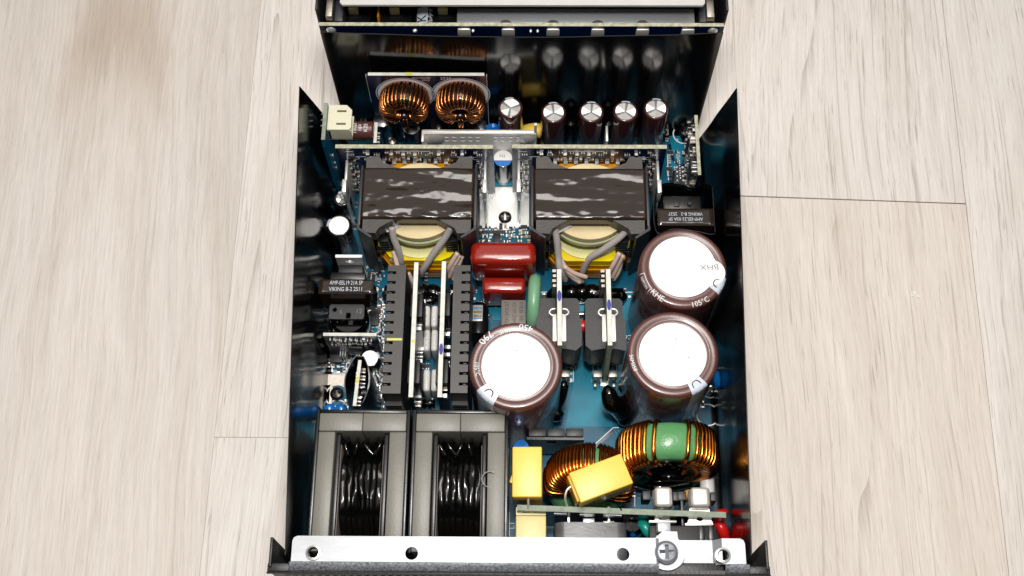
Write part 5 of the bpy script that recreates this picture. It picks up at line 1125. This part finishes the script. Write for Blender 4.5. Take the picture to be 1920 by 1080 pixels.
# ------------------------------------------------------------------ two large chokes
def choke(pl, pr, label, seed):
    zz = 50; x0, x1 = P(pl, 772, zz)[0], P(pr, 772, zz)[0]; y1 = P(700, 771, zz)[1]; y0 = 12.5; bar = y1 - P(680, 808, zz)[1]; random.seed(seed)
    t = T_('choke', label, 'choke', ((x0 + x1) / 2, (y0 + y1) / 2, ZB), 'large grey-framed chokes'); xm = (x0 + x1) / 2 + .0
    lw, rw = (x1 - x0) * .2, (x1 - x0) * .205
    for a, c in ((x0 + .8, xm - .04), (xm + .04, x1 - .8)):
        t.part('core_half', B().box(a, c, y1 - bar, y1 - .7, ZB + 1, zz, .35).box(a, c, y0, y0 + 5, ZB + 1, zz, .35), 'chokecore')
    t.part('core_leg', B().box(x0 + .7, x0 + lw, y0 + .2, y1 - bar + .05, ZB + 1, zz - 1.1, .3), 'chokecore'); t.part('core_leg', B().box(x1 - rw, x1 - .7, y0 + .2, y1 - bar + .05, ZB + 1, zz - 1.1, .3), 'chokecore')
    b = B().box(x0 - .5, x0 + .75, y0 - .5, y1 + .6, ZB, zz + .15, .25).box(x1 - .75, x1 + .5, y0 - .5, y1 + .5, ZB, zz + .15, .25).box(x0 + .75, x1 - .75, y1 - .65, y1 + .6, ZB, zz + .2, .25)
    t.part('tape_band', b, 'blackwire')
    xa, xb = x0 + lw, x1 - rw; ry = (y1 - bar - y0 - 5) / 2 - .6; yc_ = (y1 - bar + y0 + 5) / 2
    for sx, xx in ((1, xa), (-1, xb)):
        t.part('bobbin_flange', B().box(min(xx + sx * .4, xx + sx * 1.9), max(xx + sx * .4, xx + sx * 1.9), y0 + 5.4, y1 - bar - .5, ZB + 3, zz - 2.2, .3), 'plasblack')
        t.part('flange_lip', B().box(min(xx + sx * 1.95, xx + sx * 2.2), max(xx + sx * 1.95, xx + sx * 2.2), y0 + 5.8, y1 - bar - 4, ZB + 3, zz - 3.2, .1), 'brownbox')
    # drum of taped turns: axis along x, strips side by side
    n = 7; wd = (xb - xa - 4.4) / n; rz = 20.5; cz = zz - 4.4 - rz
    strips = []
    for k in range(n):
        b = B(); ns = 60; c0_ = xa + 2.2 + wd * (k + .5); r0 = random.uniform(-.2, .2); vs = []; m_ = 6
        for i in range(ns + 1):
            a = math.pi * (-.1 + 1.2 * i / ns)
            for j in range(m_ + 1):
                u = j / m_ * 2 - 1; bul = .42 * math.sqrt(max(0, 1 - u * u * .96)) + r0 + .7 * noise.noise((k * .55 + u * .4, a * 3.2, seed)) + .16 * noise.noise((k * 1.7 + u, a * 8, seed))
                q = (abs(math.cos(a)) ** 2.6 + abs(math.sin(a)) ** 2.6) ** (-1 / 2.6)
                vs.append((c0_ + u * wd * .52, yc_ + (ry - .8 + bul) * math.cos(a) * q, cz + (rz - .9 + bul) * math.sin(a) * q))
        b.add(vs, [(i * (m_ + 1) + j, (i + 1) * (m_ + 1) + j, (i + 1) * (m_ + 1) + j + 1, i * (m_ + 1) + j + 1) for i in range(ns) for j in range(m_)])
        t.part('taped_turn', b, 'chokefilm', ang=180)
    b = B()
    for k in range(5):
        xx = xa + 4 + k * 3.2; b.tube([(xx, y1 - bar - 1.5, zz - 9), (xx + random.uniform(-2, 2), y1 - bar - 3.5, zz - 3.5 - random.random()), (xx + random.uniform(-3, 3), y1 - bar - 7.5, zz - 4.6)], .7, 8, 6)
    t.part('lead', b, 'glue', ang=180)
    return t
choke(596, 767, 'left one of the two large grey-framed chokes behind the top flange', 2)
choke(777, 951, 'right one of the two large grey-framed chokes, with a clear ring resting on it', 9)
x, y = P(917, 901, 47); t = T_('clear_ring', 'clear plastic tubing ring resting on the right choke', 'ring', (x, y, 46.5))
t.part('ring', B().lathe([(2.5, -1.0), (2.75, -1.0), (2.75, 1.0), (2.5, 1.0), (2.5, -1.0)], 30, TR(x, y, 48.6) @ RX(12) @ RY(14), a0=.9, a1=2 * math.pi + .3), 'clear', ang=60)

# ------------------------------------------------------------------ mains filter corner
def boxcap(name, label, Tm, L_, W_, H_, mk, mk2, group='box capacitors of the mains filter'):
    o = Tm @ Vector((0, 0, 0)); t = T_(name, label, 'capacitor', o, group)
    t.part('case', B().box(0, L_, 0, W_, -H_, 0, .45, Tm, seg=3), mk); return t
zz = 45; a = P(960, 932, zz); c = P(1016, 838, zz)
t = boxcap('box_capacitor', 'bright yellow upright box capacitor beside the right choke', TR(a[0], a[1], zz) @ RY(-1.5) @ RX(1), c[0] - a[0], c[1] - a[1], 15, 'yellow', 'yellowdk')
t.part('lead', B().tube([(a[0] + 5.6, a[1] + .4, zz - 2), (a[0] + 5.6, a[1] - 1.6, zz - 3), (a[0] + 5.6, a[1] - 3, zz - 5)], .4, 8, 3), 'tin')
t.part('resin_chip', B().prism([(a[0] - .9, a[1] + 5.6), (a[0] + .1, a[1] + 5), (a[0] + .1, a[1] + 7.4), (a[0] - .2, a[1] + 8)], zz - 3.5, zz - 1.5), 'yellowdk')
zz = 47; a, b2, c2, d2 = (Vector((*P(x, y, zz), 0)) for x, y in ((1064, 885), (1163, 848), (1185, 902), (1089, 943)))
ex = (b2 - a); L_ = ((b2 - a).length + (c2 - d2).length) / 2; W_ = ((a - d2).length + (b2 - c2).length) / 2; ang_ = math.degrees(math.atan2(ex.y, ex.x))
org = d2; Tm = TR(org.x, org.y, zz) @ RZ(ang_)
t = boxcap('box_capacitor', 'bright yellow box capacitor lying askew over the front green ring coil', Tm, L_, W_, 11.5, 'yellow', 'yellowdk')
t.part('resin_face', B().box(-.9, .3, .9, W_ - .6, -11, -1.2, .3, Tm), 'yellowdk')
t.part('lead', B().tube([tuple(Tm @ Vector(q)) for q in ((-.6, W_ * .62, -2), (-2.6, W_ * .55, -2.2), (-4.0, W_ * .36, -3.2), (-4.0, W_ * .2, -6), (-3.6, W_ * .12, -11))], .42, 8, 5), 'tin', ang=180)
# front ring coil (upright) and large ring coil
x, y = P(1103, 886, 27); t = T_('ring_coil', 'copper-wound green ring coil half hidden under the askew yellow box', 'coil', (x, y, ZB), 'green ring coils of the mains filter')
toroid(t, (x, y - 3.4, 25.5), 15.0, 7.4, 11, .75, [(20, 78, 10), (82, 160, 15), (168, 178, 2), (-20, 8, 3)], 'coregreen', 'copper', RX(64), .1, 64)
b = B(); b.tube([(x - 4, y - 6, 18), (x - 2, y - 8, 14), (x, y - 8, ZB)], .8, 8, 4); b.tube([(x + 8, y - 6, 18), (x + 9, y - 8, 14), (x + 9, y - 8, ZB)], .8, 8, 4); t.part('lead', b, 'copper', ang=180)
zz = 46; x, y = P(1262, 826, zz); t = T_('ring_coil', 'large upright green ring coil with two copper windings near the right side sheet', 'coil', (x, y, ZB), 'green ring coils of the mains filter')
toroid(t, (x, y, 28), 17.2, 8.6, 13.2, .82, [(-48, 10, 10), (10, 62, 8), (66, 74, 1), (106, 114, 1), (118, 176, 9), (176, 228, 9)], 'coregreen', 'copper', RX(86), .06, 72)
t.part('shadow_fill', B().lathe([(17.8, -7.2), (17.8, 7.2), (8.0, 7.2), (8.0, -7.2), (17.8, -7.2)], 30, TR(x, y, 28) @ RX(86), a0=math.radians(200), a1=math.radians(340)), 'glue', ang=60)  # black sector added over the core for the dark shadow beneath the ring
t.part('hole_fill', B().lathe([(0, -5.4), (6.5, -5.4), (8.2, -3), (8.2, 3), (6.5, 5.4), (0, 5.4)], 26, TR(x, y - .5, 20) @ RX(86)).tube([(x - 11, y - 8, 18), (x - 4, y - 9, 15), (x + 3, y - 9, 16), (x + 10, y - 8, 18)], 1.6, 10, 5), 'glue', ang=60)  # black body filling the ring hole, with a black strand below it
b = B(); q = V(1203, 905, 9); q2 = V(1276, 903, 9)
b.tube([(x - 9, y - 7, 20), ((x - 9 + q.x) / 2, (y - 7 + q.y) / 2, 13), (q.x, q.y, ZB)], .7, 8, 5); b.tube([(x + 6, y - 7, 18), (q2.x + 2, q2.y + 1.5, 12), (q2.x, q2.y, ZB)], .7, 8, 5)
t.part('lead', b, 'solder', ang=180)
# mains board standing in front
zz = 40; a, c = P(970, 946, zz), P(1361, 960, zz); d = Vector((c[0] - a[0], c[1] - a[1], 0)); L_ = d.length; Tm = TR(a[0], a[1], 0) @ RZ(math.degrees(math.atan2(d.y, d.x)))
t = T_('mains_board', 'green-edged board standing across the mains filter corner', 'circuit board', ((a[0] + c[0]) / 2, (a[1] + c[1]) / 2, 15))
t.part('board', B().box(0, L_, -2.0, -.1, 15, zz - .1, T=Tm), 'pcbdark', smooth=False); t.part('board_edge', B().box(-.05, L_ + .05, -2.05, -.05, zz - .1, zz + .15, .08, Tm), 'emiedge', smooth=False)
b = B()
for u, z_ in ((15, 37), (24, 37), (34, 38)): b.box(u - 2.2, u + 2.2, -2.25, -2.0, z_ - 2, z_ + .5, T=Tm)
t.part('bare_pad', b, 'roughalu')
zz = 37; x0, x1 = P(967, 985, zz)[0], P(1024, 985, zz)[0]; y1 = P(995, 960, zz)[1]
t = T_('box_capacitor', 'cream box capacitor just behind the top flange, in front of the bright yellow box', 'capacitor', (x0, y1 - 9, 15), 'box capacitors of the mains filter')
t.part('case', B().box(x0, x1, y1 - 17, y1 - 1.2, 20, zz, .4, seg=3), 'cream')
t.part('base_rim', B().plate(rrect(x0 + .1, x1 - .1, y1 - 1.1, y1 + 1.7, .2, 2), [rrect(x0 + 2.4, x0 + 5.0, y1 - .3, y1 + .1, .15, 2), rrect(x0 + 6.2, x0 + 9.2, y1 - .3, y1 + .1, .15, 2), rrect(x0 + 2.2, x0 + 5.2, y1 + .7, y1 + 1.1, .15, 2), rrect(x0 + 6.2, x0 + 9.4, y1 + .7, y1 + 1.1, .15, 2)], zz - 8, zz - .1), 'cream', smooth=False)
# mains inlet
zz = 34; x0, x1 = P(1040, 985, zz)[0], P(1176, 985, zz)[0]; y1 = P(1100, 979, zz)[1]
t = T_('mains_inlet', 'dark rounded back of the mains inlet socket behind the top flange', 'inlet', ((x0 + x1) / 2, y1 - 10, 15))
pf = [(u, z_) for u, z_ in rrect(x0, x1, 13, zz, 3.6, 6)]
t.part('housing', B().prism(pf, -y1, -1.4, XZ), 'inletgrey', ang=40)
b = B()
for px in (1067, 1143):
    u = P(px, 965, zz + 1)[0]; b.box(u - .45, u + .45, y1, y1 + 6.0, zz - 4, zz - 2.2, .1)
b.box(x0 + 10, x0 + 14, y1, y1 + 1.6, zz - 8, zz - .8, .2).box(x0 + 17, x0 + 21, y1, y1 + .9, zz - 9, zz - 2, .2)
t.part('terminal', b, 'tin')
# power switch
zz = 36; x0, x1 = P(1217, 990, zz)[0], P(1343, 990, zz)[0]; y1 = P(1280, 985, zz)[1]
t = T_('power_switch', 'black power switch body with two big tinned lugs behind the earth lug', 'switch', ((x0 + x1) / 2, y1 - 8, 14))
t.part('body', B().box(x0, x1, 1.6, y1, 12, zz, .5), 'plasgrey')
b = B()
for u in (1234, 1316, 1334): q = P(u, 998, zz)[0]; b.box(q - .9, q + .9, y1 - 6, y1 + .05, zz - .5, zz + .5, .1)
b.box(P(1316, 1000, zz)[0], P(1334, 1000, zz)[0], y1 - 6, y1 - 4.6, zz, zz + .45, .1)
t.part('rib', b, 'plasblack')
t.part('barrier', B().box(P(1280, 960, zz)[0] - .5, P(1280, 960, zz)[0] + .5, y1 - .2, y1 + 12, 16, zz - .5, .1), 'plasblack')
for k, (pxl, pxr, pyb) in enumerate(((1223, 1263, 975), (1290, 1334, 983))):
    u0, u1 = P(pxl, 960, 37)[0], P(pxr, 960, 37)[0]
    ym = P(1300, 983, 36.5)[1]; ye = P(1300, 934, 41)[1]; xm_ = (u0 + u1) / 2
    if k == 1:
        b = B().plate([(u0 - .5, ym), (u1 + .5, ym), (u1 - .3, ym + 2), (u1 - .6, ym + 5.5), (u0 + .6, ym + 5.5), (u0 + .3, ym + 2)], [circ(xm_, ym + 2.4, 1.35, 16)], 35.6, 36.4)
        b.box(u0 - 1.2, u1 + .2, ym - .4, ym + .4, 35.4, 36.6, .15); t.part('lug', b, 'nickel')
    else:
        t.part('lug', B().box(u0 - 1.2, u1 + 1, ym + .6, ym + 1.4, 33, 36.4, .15).box(u0 + 1, u1 - 1, ym + 1, ym + 6, 33.6, 34.4, .2), 'nickel')
        t.part('solder_mound', B().lathe([(0, 2.6), (1.6, 2.2), (2.8, 1.0), (3.4, 0)], 24, TR(xm_, ym + 4.4, 33.4)), 'solder', ang=60)
    b = bmesh.new(); bmesh.ops.create_cube(b, size=1)
    for v in b.verts: v.co = Vector((xm_ + v.co.x * (u1 - u0) * (1 if v.co.z < 0 else .78), ye + .5 + v.co.y * 7, 38.5 + v.co.z * 5.5 * 1))
    bmesh.ops.bevel(b, geom=b.edges[:], offset=1.2, segments=3, profile=.5, affect='EDGES'); q = B(); q.bm(b); t.part('tinned_block', q, 'nickel', ang=50)
    t.part('side_block', B().box(u0 - 3.0, u0 - .2, ye + .5, ye + 3.6, 28, 36, .2).box(u1 + .2, u1 + 2.2, ye + .2, ye + 3.4, 28, 36, .2), 'plasgrey')
# coloured wires and the rest of the corner
def wire(name, label, pts, r, mk, cat='wire'):
    p = [V(*q) for q in pts]; t = T_(name, label, cat, (p[-1].x, p[-1].y, 20)); t.part('insulation', B().tube(p, r, 12, 6), mk, ang=180); return t
wire('teal_wire', 'short teal wire curving beside the power switch', [(1195, 1000, 24), (1199, 985, 29), (1206, 984, 31), (1214, 996, 31), (1224, 1008, 28), (1228, 1020, 22)], 1.9, 'teal')
wire('red_wire', 'bright red wire curving down at the right of the power switch', [(1335, 970, 26), (1345, 980, 30), (1353, 990, 31), (1358, 1004, 29), (1359, 1020, 24)], 2.0, 'redwire')
wire('red_wire', 'short red wire end under the right end of the mains board', [(1340, 966, 34), (1350, 962, 33), (1360, 960, 31)], 1.3, 'redwire')
x, y = P(1188, 1000, 26); t = T_('blue_capacitor', 'blue capacitor between the mains inlet and the teal wire', 'capacitor', (x, y, 15), 'blue capacitors'); t.part('body', B().box(x - 1.7, x + 1.7, y - 9, y + 3, 18, 26, 1.4, seg=4), 'blue'); t.part('lead', B().box(x - .3, x + .3, y - 3, y - 2, 10, 18), 'solder')
x, y = P(1329, 905, 16); t = T_('cylinder_fuse', 'white and black cylinder fuse standing between the large ring coil and the switch', 'fuse', (x, y, ZB))
q1, q2 = V(1329, 898, 24), V(1327, 945, 20)
t.part('body', B().cyl(0, 0, 0, 11, 2.6, 24, .2, T=TR(q2.x, q2.y, q2.z) @ RX(-80)), 'white'); t.part('cap', B().cyl(0, 0, 11, 16, 2.8, 24, .3, T=TR(q2.x, q2.y, q2.z) @ RX(-80)), 'sleeveblack')
t.part('lead', B().cyl(q2.x, q2.y + 2, ZB, 18, .5, 8), 'solder')
x, y = P(1292, 928, 28); t = T_('orange_capacitor', 'small orange drop capacitor between the two tinned lugs', 'capacitor', (x, y, ZB)); t.part('body', B().lathe([(0, -1.5), (1.9, -1.3), (2.6, 0), (1.9, 1.3), (0, 1.5)], 24, TR(x, y, 27) @ RX(60)), 'orange', ang=60); t.part('lead', B().cyl(x, y, ZB, 25, .35, 8), 'solder')
x, y = P(1184, 955, 30); t = T_('black_cap_drop', 'black drop capacitor under the mains board beside the inlet', 'capacitor', (x, y, ZB)); t.part('body', B().lathe([(0, -4), (3.2, -3.4), (4.2, 0), (3.2, 3.4), (0, 4)], 22, TR(x, y - 5, 28)), 'glue', ang=60); t.part('lead', B().cyl(x, y - 5, 15, 25, .4, 8), 'solder')
t = T_('black_hair_strand', 'thin black thread lying across the mains board edge', 'thread', (*P(1163, 950, 41), 40)); t.part('thread', B().tube([V(1148, 936, 41), V(1156, 944, 40.6), V(1166, 957, 40.4)], .22, 5, 4), 'glue')
